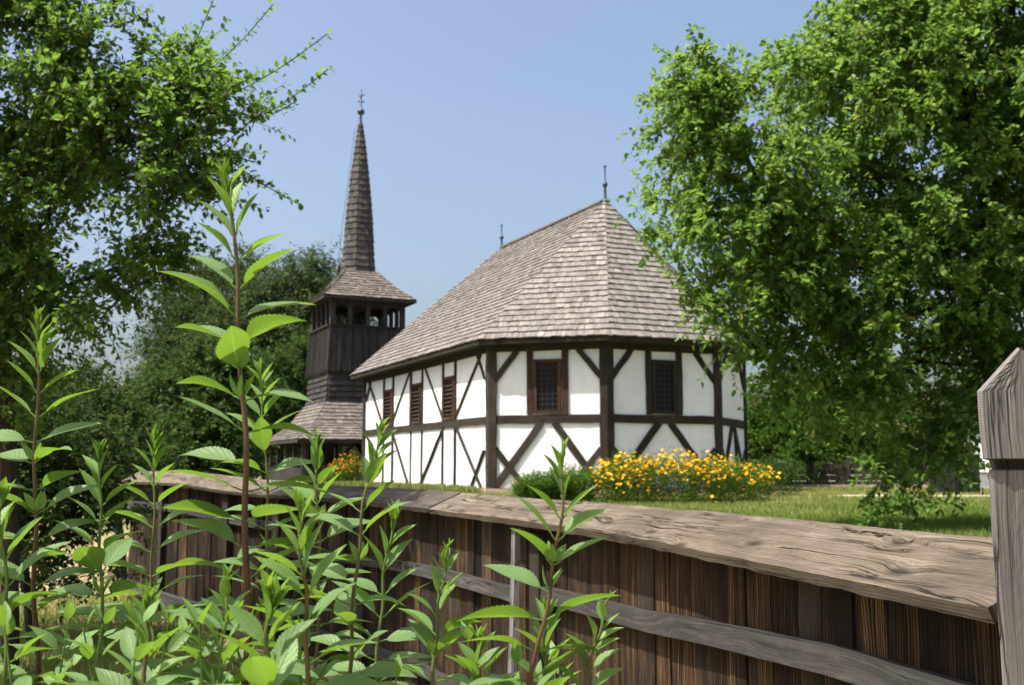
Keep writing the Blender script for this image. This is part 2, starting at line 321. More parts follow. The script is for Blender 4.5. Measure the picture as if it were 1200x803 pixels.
def tree(name, label, base, lobes, nclus=500, twigs=4, leaves=14, lsize=.06, mat='leaf_r', seed=1, trunk_r=.16, gap=.0, gsc=1.1,
         twl=(.25, .55), up=.15, cat='tree', group=None, tmpl=LEAF6, shell=.42, forks=None, extra=(), tubes=True, rshift=0, hang=0):
    rg = np.random.default_rng(seed); base = np.array(base, float)
    lob = np.array(lobes, float); wts = (lob[:, 3]*lob[:, 4]*lob[:, 5])**.75; wts /= wts.sum()
    pts = []; outs = []
    off = Vector((seed*3.1, seed*1.7, 0))
    while len(pts) < nclus:
        i = rg.choice(len(lob), p=wts); d = nrmz(rg.normal(size=3)); rr = rg.random()**shell
        p = lob[i, :3]+d*rr*lob[i, 3:6]
        if p[2] < base[2]+.15: continue
        if gap and mnoise.noise(Vector(p)*gsc+off) < gap-.25*0: continue
        pts.append(p); outs.append(d*rr)
    pts = np.array(pts); outs = np.array(outs); cen = (lob[:, :3]*wts[:, None]).sum(0)
    # trunk
    th = cen[2]-base[2]; nodes = []; par = []; pl = []
    nst = max(4, int(th/.35))
    for i in range(nst+1):
        q = i/nst; p = base+(cen-base)*np.array([q**1.5, q**1.5, q])+np.array([.06*sin(q*5+seed), .06*cos(q*4+seed), 0])*th*.3*q
        nodes.append(p); par.append(i-1); pl.append(q*th)
    order = np.argsort(np.linalg.norm(pts-cen, axis=1)); tips = []
    NP = np.zeros((len(nodes)+nclus*14+1500, 3)); PL = np.zeros(len(NP)); nn = len(nodes)
    NP[:nn] = nodes; PL[:nn] = pl; lo = nst//3
    def connect(t, wt=.35):
        nonlocal nn
        dd = np.linalg.norm(NP[lo:nn]-t, axis=1)+wt*PL[lo:nn]; j = lo+int(dd.argmin()); a = NP[j].copy(); L = np.linalg.norm(t-a)
        m = int(min(10, max(1, L/.3))); prev = j; sag = rg.normal(size=3)*.06*L
        for s_ in range(1, m+1):
            q = s_/m; NP[nn] = a+(t-a)*q+sag*sin(pi*q)+(rg.normal(size=3)*.02*L/m if s_ < m else 0); par.append(prev); PL[nn] = PL[prev]+L/m; prev = nn; nn += 1
        return prev
    for i in order: tips.append(connect(pts[i]))
    # leader shoots that stick out of the crown (list of end points)
    XP = []; nbase = nn
    for e in extra:
        e = np.array(e, float); j = int(np.linalg.norm(NP[:nbase]-e, axis=1).argmin()); a = NP[j].copy(); prev = j; L = np.linalg.norm(e-a); m = max(4, int(L/.04)); sag = np.array([0, 0, -.08*L])
        for s_ in range(1, m+1):
            q = s_/m; NP[nn] = a+(e-a)*q+sag*.5*sin(pi*q); par.append(prev); PL[nn] = PL[prev]+L/m; prev = nn; nn += 1; XP.append((NP[nn-1].copy(), (e-a)/L))
            if nn >= len(NP)-2: break
    root = empty(name, tuple(base), label=label, cat=cat, group=group)
    P = NP[:nn]; par = np.array(par)
    cnt = np.full(nn, .0)
    for t in tips: cnt[t] += 1
    for i in range(nn-1, 0, -1):
        if cnt[i] == 0: cnt[i] = .05
        cnt[par[i]] += cnt[i]
    rad = trunk_r*(cnt/cnt[0])**.46; rad = np.maximum(rad, .0035)
    tp, tdir, tr_ = [], [], []
    if tubes:
        Vs, Fs = [], []; n = 6
        for i in range(1, nn):
            a, b = P[par[i]], P[i]; d = b-a; L = np.linalg.norm(d)
            if L < 1e-4: continue
            d /= L; s1 = np.cross(d, [.31, .22, .92]); s1 /= max(np.linalg.norm(s1), 1e-6); s2 = np.cross(d, s1)
            k0 = len(Vs); ra = min(rad[par[i]], rad[i]*1.35)
            for q, rr in ((a, ra), (b, rad[i])):
                for k_ in range(n):
                    an = 2*pi*k_/n; Vs.append(q+(s1*cos(an)+s2*sin(an))*rr)
            for k_ in range(n): Fs.append((k0+k_, k0+(k_+1) % n, k0+n+(k_+1) % n, k0+n+k_))
        Vs = np.array(Vs)-base; Fs = np.array(Fs)
        UV = np.stack([Vs[Fs.ravel()][:, 2]+Vs[Fs.ravel()][:, 0]*.5, np.tile([0, .1, .1, 0], len(Fs))], 1)
        np_mesh('trunk', Vs, Fs, np.full(len(Fs), .5), M['bark'], root, UV, True)
    # twigs
    K = len(tips)*twigs; ci = np.repeat(np.arange(len(tips)), twigs); tpos = P[np.array(tips)][ci]; od = outs[order][ci]
    dirs = nrmz(od*.8+rg.normal(size=(K, 3))*.62+np.array([0, 0, up])); L = rg.uniform(*twl, K)
    bend = rg.normal(size=(K, 3))*.18+np.array([0, 0, -.18-hang])
    def pt(q): return tpos[None]+dirs[None]*(L*1)[None, :, None]*q[:, None, None]+bend[None]*(L)[None, :, None]*(q**2)[:, None, None]
    if tubes:
        qs = np.array([0, .5, 1.]); PP = pt(qs)
        s1 = nrmz(np.cross(dirs, rg.normal(size=(K, 3)))); s2 = np.cross(dirs, s1)
        V = []
        for a_, rr in zip(range(3), (.0035, .0025, .001)):
            for k_ in range(3):
                an = 2*pi*k_/3; V.append(PP[a_]+(s1*cos(an)+s2*sin(an))*rr)
        V = np.stack(V, 1); F = []
        for a_ in range(2):
            for k_ in range(3): F.append((a_*3+k_, a_*3+(k_+1) % 3, a_*3+3+(k_+1) % 3, a_*3+3+k_))
        F = np.array(F); FF = (np.arange(K)[:, None, None]*9+F[None]).reshape(-1, 4)
        np_mesh('twig', V.reshape(-1, 3)-base, FF, np.full(len(FF), .7), M['bark'], root, np.zeros((len(FF)*4, 2)), kind='stuff')
    q = (np.arange(leaves)+.6)/leaves
    LP = pt(q)+rg.normal(size=(leaves, K, 3))*.012; LP = LP.reshape(-1, 3)
    D = np.tile(dirs, (leaves, 1)); sd = nrmz(np.cross(D, rg.normal(size=D.shape)))
    LD = nrmz(D*.5+sd*.9+np.array([0, 0, -.25-hang])+rg.normal(size=D.shape)*.2)
    LU = nrmz(rg.normal(size=D.shape)*.55+np.array([0, 0, 1.0])-.25*np.array(SD)*0)
    sz = lsize*rg.uniform(.6, 1.2, len(LP)); rn = np.clip(rg.beta(2, 2.6, len(LP))+np.tile(rg.normal(size=K)*.12, leaves)+rshift, 0, .995)
    for (xp, xd) in XP:
        for _ in range(3):
            s_ = nrmz(np.cross(xd, rg.normal(size=3)))
            LP = np.vstack([LP, xp+rg.normal(size=3)*.01]); LD = np.vstack([LD, xd*.5+s_]); LU = np.vstack([LU, [rg.normal()*.4, rg.normal()*.4, 1]]); sz = np.append(sz, lsize*rg.uniform(.6, 1.1)); rn = np.append(rn, rg.uniform(.3, .9))
    leaves_mesh('crown', LP-base, LD, LU, sz, tmpl, rn, M[mat], root)
    return root

# ------------------------------------------------------------------ terrain
def smooth(a, b, x):
    t = min(1, max(0, (x-a)/(b-a))); return t*t*(3-2*t)
def gh(x, y):
    s = (x-.84)*.905+(y-1.94)*.426
    h = max(smooth(.4, 4.0, s), smooth(12.5, 17, y))*.9
    return h+(.03*mnoise.noise(Vector((x*.5, y*.5, 0)))*(1 if h < .88 else .5))
g = MB()
xs = [-900, -500, -250, -120, -70, -45]+[i*.75 for i in range(-45, 60)]+[50, 70, 120, 250, 500, 900]
ys = [-60, -20, -6]+[i*.5 for i in range(-6, 64)]+[34, 37, 41, 46, 52, 60, 75, 100, 160, 300, 600, 1200]
rows = [[(x, y, gh(x, y)) for x in xs] for y in ys]
g.grid([r_[::-1] for r_ in rows], lambda i, j: (0, 0), .5)
gro = g.build('ground', M['ground'], smooth=True, kind='structure')
gz = .9
# gravel path crossing the lawn on the right
pm = MB(); rw = []
for i in range(41):
    x = 7.4+i*.9; y0 = 23.6+.5*sin(x*.25); rw.append([(x, y0+.05*sin(x*3), gz+.032), (x, y0+1.7+.06*sin(x*2.2), gz+.032)])
pm.grid([r_[::-1] for r_ in rw], lambda i, j: (i, j), .5); pm.build('path', M['path'], kind='structure')

# grass blades
def grass(n, region, hmin, hmax, w, seed, dryf):
    rg = np.random.default_rng(seed); P = []
    x, y = region(rg, n)
    keep = ~((np.abs(y-(24.45+.5*np.sin(x*.25))) < .9) & (x > 7.4))
    x, y = x[keep], y[keep]
    z = np.array([gh(a, b) for a, b in zip(x, y)]); P = np.stack([x, y, z], 1); n = len(P)
    a = rg.uniform(0, 2*pi, n); lean = rg.normal(size=(n, 2))*.35; h = rg.uniform(hmin, hmax, n)
    V = np.zeros((n, 3, 3)); sd = np.stack([np.cos(a), np.sin(a), 0*a], 1)*w[0]
    sc = np.maximum(1, y/12)[:, None]
    V[:, 0] = P-sd*sc; V[:, 1] = P+sd*sc; V[:, 2] = P+np.stack([lean[:, 0]*h, lean[:, 1]*h, h], 1)
    F = np.arange(n*3).reshape(-1, 3); return V.reshape(-1, 3), F, np.clip(dryf(x, y)+rg.normal(size=n)*.16, 0, 1)
def reg1(rg, n):
    y = 6.5+ (rg.random(n)**1.6)*30; x = y*rg.uniform(-.2, .52, n); k_ = (x > y*.0-1.2) | (y > 12); return x[k_], y[k_]
def dry1(x, y): return .50+.26*np.clip((y-13)/12, 0, 1)+.16*np.sin(x*1.3+y*.4)*np.sin(y*.7)
V, F, rr = grass(170000, reg1, .04, .10, (.006,), 3, dry1)
np_mesh('lawn_grass', V, F, rr, M['grass'], label='green mown lawn with yellowing patches around the church and path', cat='grass', kind='stuff')
def reg2(rg, n):
    y = rg.uniform(3, 13, n); x = -y*rg.uniform(.05, .56, n); s = (x-.84)*.905+(y-1.94)*.426; k_ = s < .2; return x[k_], y[k_]
V, F, rr = grass(60000, reg2, .04, .16, (.004,), 4, lambda x, y: .62+.25*np.sin(x*2)*np.sin(y*1.7))
np_mesh('dry_grass', V, F, rr, M['grass'], label='dry yellow grass on the near side of the board fence', cat='grass', kind='stuff')
def reg3(rg, n):
    a = rg.uniform(-1.5, 10, n); r_ = -4.4-rg.uniform(0, 1.1, n); H = .4259
    return 2.687+r_*cos(H)-a*sin(H), 30.64+r_*sin(H)+a*cos(H)
V, F, rr = grass(9000, reg3, .08, .28, (.012,), 5, lambda x, y: .7+0*x)
np_mesh('tall_grass', V, F, rr, M['grass'], label='tall dry grass along the foot of the sunlit church wall', cat='grass', kind='stuff')

# ------------------------------------------------------------------ shingled facet
def shingles(mb, E0, E1, T0, T1, exp=.2, wmin=.09, wmax=.16, lift=.03, thick=.018, hip=.0):
    E0, E1, T0, T1 = map(Vector, (E0, E1, T0, T1))
    e = (E1-E0).normalized(); nr = e.cross((T0+T1)/2-(E0+E1)/2).normalized()
    if nr.z < 0: nr = -nr
    s = nr.cross(e).normalized()
    if s.z < 0: s = -s
    H = (T0-E0).dot(s); t0x = (T0-E0).dot(e); t1x = (T1-E0).dot(e); W_ = (E1-E0).dot(e)
    xl = lambda t: t0x*min(t/H, 1); xr = lambda t: W_+(t1x-W_)*min(t/H, 1)
    rows = int(H/exp)+1
    for kx in range(rows):
        t = kx*H/rows if rows else 0; tn = min(H, t+exp*1.25)
        if kx == 0: t = -.02
        x = xl(t)-hip; xe = xr(t)+hip; rowj = R.uniform(-.006, .006)
        while x < xe-.005:
            w = R.uniform(wmin, wmax)
            if xe-x-w < wmin*.5: w = xe-x
            xa, xb = x, min(x+w-.004, xe)
            ta = t+R.uniform(-.012, .012)+rowj; l = lift*R.uniform(.8, 1.25)
            a2 = min(max(xa, xl(tn)-hip), xr(tn)); b2 = max(min(xb, xr(tn)+hip), xl(tn))
            P = lambda xx, tt, hh: E0+e*xx+s*tt+nr*hh
            ca, cb, cc, cd = P(xa, ta, l), P(xb, ta, l*R.uniform(.9, 1.1)), P(b2, tn, .006), P(a2, tn, .006)
            r = min(1, max(0, R.gauss(.5, .2)))
            if R.random() < .03: r *= .4
            vo = R.uniform(0, 3)
            mb.face((ca, cb, cc, cd), ((0, vo), (0, vo+w), (exp, vo+w), (exp, vo)), r)
            da, db = P(xa, ta, l-thick-.012), P(xb, ta, l-thick-.012)
            mb.face((da, db, cb, ca), ((0, vo), (0, vo+w), (.02, vo+w), (.02, vo)), r*.6)
            mb.face((da, ca, cd), ((0, 0), (.02, 0), (.3, .02)), r*.6); mb.face((cb, db, cc), ((0, 0), (.02, 0), (.3, .02)), r*.6)
            x += w

# ------------------------------------------------------------------ church
H_ = .4259; CX, CY = 2.6872, 30.6405; ZB = EYE-.454
ch = empty('church', (CX, CY, ZB), H_, label='white half timbered church with steep grey shingle roof and angled apse', cat='church')
WT = 3.72
corner = [(-4, 10.25), (-4, -.955), (-1.685, -2.965), (1.685, -2.965), (4, -.955), (4, 10.25)]
w = MB(); nC = len(corner)
for i in range(nC):
    a, b_ = corner[i], corner[(i+1) % nC]; L = sqrt((a[0]-b_[0])**2+(a[1]-b_[1])**2); sg = max(2, int(L/.35)); rws = []
    dx, dy = (b_[0]-a[0])/L, (b_[1]-a[1])/L
    for q in range(12):
        z = WT*q/11; row = []
        for j in range(sg+1):
            u = L*j/sg; bl = (.010*mnoise.noise(Vector((u*1.1+i*9, z*1.1, 0)))-.010 if 0 < j < sg else 0)
            row.append((a[0]+dx*u+dy*bl, a[1]+dy*u-dx*bl, z))
        rws.append(row)
    w.grid(rws, lambda i2, j2: (j2, i2), .5)
w.build('wall', M['plaster'], ch, True)
# plinth
pl_ = MB(); k1 = 1.035
for i in range(nC):
    a, b_ = Vector((*corner[i], 0)), Vector((*corner[(i+1) % nC], 0)); d = (b_-a).normalized(); nv = Vector((d.y, -d.x, 0))
    pl_.beam(a+nv*.02+Vector((0, 0, -.09))-d*.08, b_+nv*.02+Vector((0, 0, -.09))+d*.08, .16, .24, nv, seg=12, jit=.008)
pl_.build('plinth', M['plinth'], ch)
tcount = [0]
def timber(name, face, u0, z0, u1, z1, wd, mat='timber', seg=5):
    a, b_ = Vector((*corner[face], 0)), Vector((*corner[face+1], 0)); d = (b_-a).normalized(); nv = Vector((d.y, -d.x, 0))
    tcount[0] += 1; pr = .028+.0032*(tcount[0] % 9)
    p0 = a+d*u0+Vector((0, 0, z0)); p1 = a+d*u1+Vector((0, 0, z1)); m = MB(); th = .08
    m.beam(p0+nv*(pr-th/2), p1+nv*(pr-th/2), wd, th, nv, seg, .008); m.build(name, M[mat], ch)
def cornerpost(i, w0, mat='timber'):
    p = Vector((*corner[i], 0)); a = Vector((*corner[i-1], 0)); b_ = Vector((*corner[(i+1) % nC], 0))
    d0 = (a-p).normalized(); d1 = (b_-p).normalized(); n0 = Vector((-d0.y, d0.x, 0)); n1 = Vector((d1.y, -d1.x, 0))
    if n0.dot(p) < 0: n0 = -n0
    if n1.dot(p) < 0: n1 = -n1
    o_ = .062; out = p+(n0+n1)*(o_/(1+n0.dot(n1))); m = MB(); rws = []
    for q in range(14):
        z = WT*q/13-.0; j = R.uniform(-.006, .006); ww = w0+R.uniform(-.012, .012)
        rws.append([tuple(v)[:2]+(z,) for v in (p+d0*ww+n0*(-.03), p+d0*ww+n0*(o_+j), out+(n0+n1)*j*.5, p+d1*ww+n1*(o_+j), p+d1*ww-n1*.03)])
    m.grid(rws, lambda a_, b2: (a_*.29, [0, .07, .25, .43, .5][b2]), R.random()); m.build('corner_post', M[mat], ch, )
for i, ww in ((0, .15), (1, .17), (2, .17), (3, .15), (4, .14), (5, .15)): cornerpost(i, ww)
BZ = 1.753; BT = BZ+.12; BB = BZ-.11
def Lf(i): a, b_ = corner[i], corner[i+1]; return sqrt((a[0]-b_[0])**2+(a[1]-b_[1])**2)
def apse_face(i, win=True, mir=False):
    L = Lf(i); cx_ = L/2
    timber('rail_beam', i, .15, BZ, L-.15, BZ+.0, .215, seg=7)
    timber('wall_plate', i, .1, 3.60, L-.1, 3.60, .2)
    if win:
        st = 'timber_w' if i == 1 else 'timber'
        timber('stud', i, cx_-.46, BT, cx_-.46, 3.5, .16, st); timber('stud', i, cx_+.46, BT, cx_+.46, 3.5, .16, st)
        window(i, cx_, .72, BT+.02, 3.28, 4, 9)
    for s_ in (-1, 1):
        timber('brace', i, cx_+s_*(cx_-.13), 3.50-.72, cx_+s_*(cx_-.72), 3.52, .145)
        timber('brace', i, cx_+s_*.17, BB+.02, cx_+s_*(cx_-.16), .04, .175)
        timber('strut', i, cx_+s_*(cx_-.14), 1.0, cx_+s_*(cx_-.92), .04, .15)
def window(i, uc, wd, z0, z1, nx, nz, slats=False):
    a, b_ = Vector((*corner[i], 0)), Vector((*corner[i+1], 0)); d = (b_-a).normalized(); nv = Vector((d.y, -d.x, 0)); up_ = Vector((0, 0, 1))
    P = lambda u, z, o_: a+d*u+up_*z+nv*o_
    fm = MB(); fw = .085; tm = 'timber_w' if i < 2 else 'timber'
    for s_ in (-1, 1): fm.beam(P(uc+s_*(wd/2-fw/2), z0, .02), P(uc+s_*(wd/2-fw/2), z1, .02), fw, .07, nv, 3, .002)
    for zz in (z0+fw/2, z1-fw/2): fm.beam(P(uc-wd/2+fw, zz, .018), P(uc+wd/2-fw, zz, .018), fw, .066, nv, 3, .002)
    fo = fm.build('window', M[tm], ch)
    g_ = MB(); iw = wd-2*fw
    g_.face([P(uc-iw/2, z0+fw, .006), P(uc+iw/2, z0+fw, .006), P(uc+iw/2, z1-fw, .006), P(uc-iw/2, z1-fw, .006)], [(0, 0)]*4, .5)
    g_.build('pane', M['glass'] if not slats else M['dark'], fo)
    b = MB()
    if slats:
        n = nz
        for q in range(n):
            z = z0+fw+(z1-z0-2*fw)*(q+.5)/n; b.beam(P(uc-iw/2, z, .02), P(uc+iw/2, z, .02), .055, .012, (nv+up_*1.2), 1)
        b.build('louvre', M['timber'], fo)
    else:
        for q in range(1, nx):
            u = uc-iw/2+iw*q/nx; b.beam(P(u, z0+fw, .014), P(u, z1-fw, .014), .016, .014, nv)
        for q in range(1, nz):
            z = z0+fw+(z1-z0-2*fw)*q/nz; b.beam(P(uc-iw/2, z, .018), P(uc+iw/2, z, .018), .016, .014, nv)
        arch = [P(uc+iw/2*cos(t), z1-fw-.2+.2*sin(t), .026) for t in [pi*q/10 for q in range(11)]]
        for q in range(10): b.beam(arch[q], arch[q+1], .02, .014, nv)
        b.build('lattice', M['lead'], fo)
apse_face(1); apse_face(2); apse_face(3, False)
# long left wall: face 0 runs from the far corner (u=0) to the near corner (u=11.2)
LL = Lf(0)
def uz(px, py):
    v = at(px, py, 1)-Vector((0, 0, EYE)); n = Vector((-cos(H_), -sin(H_), 0)); p0 = Vector((CX-4*cos(H_), CY-4*sin(H_), EYE))
    t = (p0-Vector((0, 0, EYE))).dot(n)/v.dot(n); p = Vector((0, 0, EYE))+v*t
    a_ = -(p.x-CX)*sin(H_)+(p.y-CY)*cos(H_); return 10.25-a_, p.z-ZB
timber('rail_beam', 0, .1, BZ, LL-.15, BZ, .2, seg=14); timber('wall_plate', 0, .1, 3.60, LL-.1, 3.60, .2, seg=8)
for (a, b_) in ((450.2, 461), (482, 495), (519.5, 534)):
    ua = uz(a, 480)[0]; ub = uz(b_, 480)[0]
    for u in (ua, ub):
        timber('stud', 0, u, BT-.02, u, 3.5, .10, 'timber_w'); timber('stud', 0, u, .02, u, BB+.02, .075)
    window(0, (ua+ub)/2, (ub-ua)-.12, BT, 3.1, 1, 9, True)
for (x0, y0, x1, y1) in ((433, 446, 449, 498), (435, 448, 430, 470), (480.5, 432, 459.5, 496), (499, 426, 519, 491), (564, 409, 534, 489), (560, 409, 568.5, 444),
                         (441, 531, 430.5, 563), (461, 509, 478, 566), (518, 506, 493, 569), (535, 500, 564, 572), (568, 528, 553, 572), (452, 508, 449, 512)):
    a, b_ = uz(x0, y0), uz(x1, y1)
    if abs(a[1]-b_[1]) < .3: continue
    cz = lambda z: min(3.5, max(.03, z))
    timber('brace', 0, a[0], cz(a[1]), b_[0], cz(b_[1]), .075)
for u in (.1, 5.6): pass
timber('rail_beam', 4, .15, BZ, LL-.15, BZ, .2, seg=14); timber('wall_plate', 4, .1, 3.60, LL-.1, 3.60, .2, seg=8)
for u in (2, 4.2, 6.5, 8.9): timber('stud', 4, u, .02, u, 3.5, .14)
for u in (3, 7.6): timber('brace', 4, u, 1.9, u-.9, 3.5, .12)
timber('brace', 3, Lf(3)/2+.1, BB, Lf(3)/2+.45, .04, .09)
# roof
o_ = .417; gam = .7149; t1_ = tan(gam/2); t2_ = tan((pi/2-gam)/2)
eave = [(-4-o_, 10.25+o_), (-4-o_, -.955-o_*t2_), (-1.685-o_*t1_, -2.965-o_), (1.685+o_*t1_, -2.965-o_), (4+o_, -.955-o_*t2_), (4+o_, 10.25+o_)]
ZE = 3.80; ZR = 8.17; RL = 7.38; A0 = (0, 0, ZR); A1 = (0, RL, ZR)
tops = [(A1, A0), (A0, A0), (A0, A0), (A0, A0), (A0, A1), (A1, A1)]
dk = MB(); sh = MB()
for i in range(6):
    e0, e1 = (*eave[i], ZE), (*eave[(i+1) % 6], ZE); T0, T1 = tops[i]
    dn = Vector((0, 0, -.03))
    pts = [Vector(e0)+dn, Vector(e1)+dn, Vector(T1)+dn]+([Vector(T0)+dn] if T0 != T1 else [])
    dk.face(pts, [(0, 0), (1, 0), (1, 1), (0, 1)][:len(pts)], .4)
    f0, f1 = Vector((*eave[i], ZE-.13)), Vector((*eave[(i+1) % 6], ZE-.13))
    dk.face([f0, f1, Vector(e1)+dn, Vector(e0)+dn], [(0, 0), (4, 0), (4, .1), (0, .1)], .3)
    shingles(sh, e0, e1, T0, T1, exp=.215, wmin=.10, wmax=.19, lift=.045, thick=.024, hip=.02)
dk.face([(*p, ZE-.13) for p in eave][::-1], [(p[0], p[1]) for p in eave][::-1], .3)
rf = dk.build('roof', M['timber'], ch); sh.build('shingles', M['shingle'], rf)
rc = MB(); rc.beam((0, .1, ZR+.01), (0, RL-.1, ZR+.01), .24, .05, (0, 0, 1), 10, .01); rc.build('ridge_board', M['shingle'], rf)
for (yy, hh) in ((0, 1.02), (RL, .82)):
    f = MB(); f.lathe([(.12, -.15), (.065, .05), (.04, .14), (.032, .38*hh), (.065, .42*hh), (.075, .47*hh), (.06, .52*hh), (.025, .56*hh), (.018, .82*hh), (.02, .95*hh), (.04, .98*hh), (.04, 1.02*hh), (0, 1.05*hh)], (0, yy, ZR), 10)
    f.build('finial', M['iron'], rf, True)

# ------------------------------------------------------------------ bell tower
TZ = .9; tw = empty('bell_tower', (-6.6, 46, TZ), H_, label='dark wooden bell tower with tall shingled needle spire behind the church', cat='bell tower')
def sq(h, z): return [(-h, -h, z), (h, -h, z), (h, h, z), (-h, h, z)]
def ring_shingles(mb, rings, **kw):
    for a, b_ in zip(rings[:-1], rings[1:]):
        n = len(a)
        for i in range(n): shingles(mb, a[i], a[(i+1) % n], b_[i], b_[(i+1) % n], **kw)
def ring_deck(mb, rings, off=-.04):
    for a, b_ in zip(rings[:-1], rings[1:]):
        n = len(a)
        for i in range(n): mb.face([Vector(v)+Vector((0, 0, off)) for v in (a[i], a[(i+1) % n], b_[(i+1) % n], b_[i])], [(0, 0), (1, 0), (1, 1), (0, 1)], .4)
def oc(r, z): return [(r*cos(radians(22.5+45*k_-135)), r*sin(radians(22.5+45*k_-135)), z) for k_ in range(8)]
# skirt roof
sk = [sq(3.2, 1.80), sq(2.35, 2.45), sq(1.72, 3.36)]
d = MB(); ring_deck(d, sk); d.face([Vector(v)+Vector((0, 0, -.05)) for v in sk[0]][::-1], [(0, 0), (6, 0), (6, 6), (0, 6)], .3)
for i in range(4):
    a, b_ = Vector(sk[0][i]), Vector(sk[0][(i+1) % 4]); d.beam(a-Vector((0, 0, .07)), b_-Vector((0, 0, .07)), .12, .06, (b_-a).cross(Vector((0, 0, 1))), 3)
sko = d.build('skirt_roof', M['tower_w'], tw); s_ = MB(); ring_shingles(s_, sk, exp=.2, wmin=.12, wmax=.2, lift=.05); s_.build('shingles', M['shingle_t'], sko)
# body
d = MB(); bd = [sq(1.70, 3.34), sq(1.60, 4.75)]; ring_deck(d, bd, 0); bo = d.build('tower_body', M['tower_w'], tw)
s_ = MB(); ring_shingles(s_, bd, exp=.24, wmin=.14, wmax=.24, lift=.07, thick=.03); s_.build('shingles', M['tower_sh'], bo)
# parapet of vertical battened boards
d = MB()
for i in range(4):
    lo_, hi_ = sq(1.72, 4.62), sq(1.62, 6.46); a, b_ = Vector(lo_[i]), Vector(lo_[(i+1) % 4]); a2, b2 = Vector(hi_[i]), Vector(hi_[(i+1) % 4])
    nv = (b_-a).cross(Vector((0, 0, 1))).normalized(); n = 15
    for q in range(n):
        f = (q+.5)/n; p, p2 = a+(b_-a)*f, a2+(b2-a2)*f; d.beam(p+Vector((0, 0, R.uniform(-.03, .03))), p2, .226, .03, nv, 2, .002)
        f = q/n
        p, p2 = a+(b_-a)*f, a2+(b2-a2)*f; d.beam(p+nv*.03, p2+nv*.03, .06, .035, nv, 2, .002)
        d.beam(p+nv*.032-Vector((0, 0, .1)), p+nv*.032+(p2-p)*.02, .045, .03, nv)
    d.beam(a2+nv*.02+Vector((0, 0, .03)), b2+nv*.02+Vector((0, 0, .03)), .07, .16, nv, 2)
d.box((-1.6, -1.6, 6.2), (1.6, 1.6, 6.3)); d.build('parapet', M['tower_w'], tw)
# belfry posts and arched braces
for i in range(4):
    hi_ = sq(1.5, 0); a, b_ = Vector(hi_[i]), Vector(hi_[(i+1) % 4]); e = (b_-a).normalized(); nv = e.cross(Vector((0, 0, 1)))
    for q in range(4):
        if q == 4: continue
        p = a+(b_-a)*(q/4); m = MB(); wd = .2 if q == 0 else .15; m.beam(p+Vector((0, 0, 6.3)), p+Vector((0, 0, 7.72)), wd, wd, nv, 3, .004); m.build('belfry_post', M['tower_w'], tw)
    m = MB()
    for q in range(4):
        p = a+(b_-a)*(q/4); p2 = a+(b_-a)*((q+1)/4); c = (p+p2)/2; hw = (p2-p).length/2-.07
        for t in range(8):
            t0, t1 = pi*t/8, pi*(t+1)/8
            for _u in (0,):
                x0, x1 = hw*cos(t0), hw*cos(t1); z0_, z1_ = 7.12+.26*sin(t0), 7.12+.26*sin(t1)
                m.face([c+e*x0+Vector((0, 0, z0_)), c+e*x1+Vector((0, 0, z1_)), c+e*x1+Vector((0, 0, 7.6)), c+e*x0+Vector((0, 0, 7.6))], [(0, 0), (.1, 0), (.1, .3), (0, .3)], .5)
                m.face([c-nv*.07+e*x0+Vector((0, 0, z0_)), c-nv*.07+e*x1+Vector((0, 0, z1_)), c-nv*.07+e*x1+Vector((0, 0, 7.6)), c-nv*.07+e*x0+Vector((0, 0, 7.6))][::-1], [(0, 0), (.1, 0), (.1, .3), (0, .3)], .5)
                m.face([c+e*x0+Vector((0, 0, z0_)), c-nv*.07+e*x0+Vector((0, 0, z0_)), c-nv*.07+e*x1+Vector((0, 0, z1_)), c+e*x1+Vector((0, 0, z1_))], [(0, 0), (.1, 0), (.1, .3), (0, .3)], .5)
    m.beam(a+Vector((0, 0, 7.66)), b_+Vector((0, 0, 7.66)), .16, .16, nv, 2); m.build('belfry_arch', M['tower_w'], tw)
m = MB(); m.box((-.1, -1.5, 7.3), (.1, 1.5, 7.5)); m.build('bell_beam', M['tower_w'], tw)
bl = MB(); bl.lathe([(.0, .62), (.12, .62), (.2, .5), (.24, .25), (.33, .05), (.36, 0), (.33, 0), (.2, .3), (0, .5)], (0, 0, 6.62), 16); bl.build('bell', M['iron'], tw, True)
# upper roof and spire
ur = [sq(1.95, 7.68), sq(1.25, 8.28), sq(.62, 9.02)]
d = MB(); ring_deck(d, ur); d.face([Vector(v)+Vector((0, 0, -.06)) for v in ur[0]][::-1], [(0, 0), (4, 0), (4, 4), (0, 4)], .3)
for i in range(4):
    a, b_ = Vector(ur[0][i]), Vector(ur[0][(i+1) % 4]); d.beam(a-Vector((0, 0, .07)), b_-Vector((0, 0, .07)), .1, .05, (b_-a).cross(Vector((0, 0, 1))), 3)
uo = d.build('belfry_roof', M['tower_w'], tw); s_ = MB(); ring_shingles(s_, ur, exp=.19, wmin=.11, wmax=.19, lift=.05); s_.build('shingles', M['shingle_t'], uo)
sp = [oc(.72, 8.92), oc(.64, 9.8), oc(.56, 11.4), oc(.40, 13.1), oc(.19, 14.8), oc(.05, 15.7)]
d = MB(); ring_deck(d, sp, 0); spo = d.build('spire', M['tower_w'], tw); s_ = MB(); ring_shingles(s_, sp, exp=.3, wmin=.13, wmax=.22, lift=.05, thick=.03); s_.build('shingles', M['shingle_s'], spo)
f = MB(); f.lathe([(.07, 15.5), (.045, 15.9), (.05, 16.0), (.13, 16.05), (.17, 16.15), (.13, 16.25), (.04, 16.3), (.028, 17.15), (0, 17.2)], n=10)
f.beam((-.14, 0, 16.62), (.14, 0, 16.62), .05, .04, (0, 0, 1)); f.beam((-.1, 0, 16.85), (.16, 0, 16.95), .07, .03, (0, 0, 1)); f.build('finial', M['iron'], spo, True)
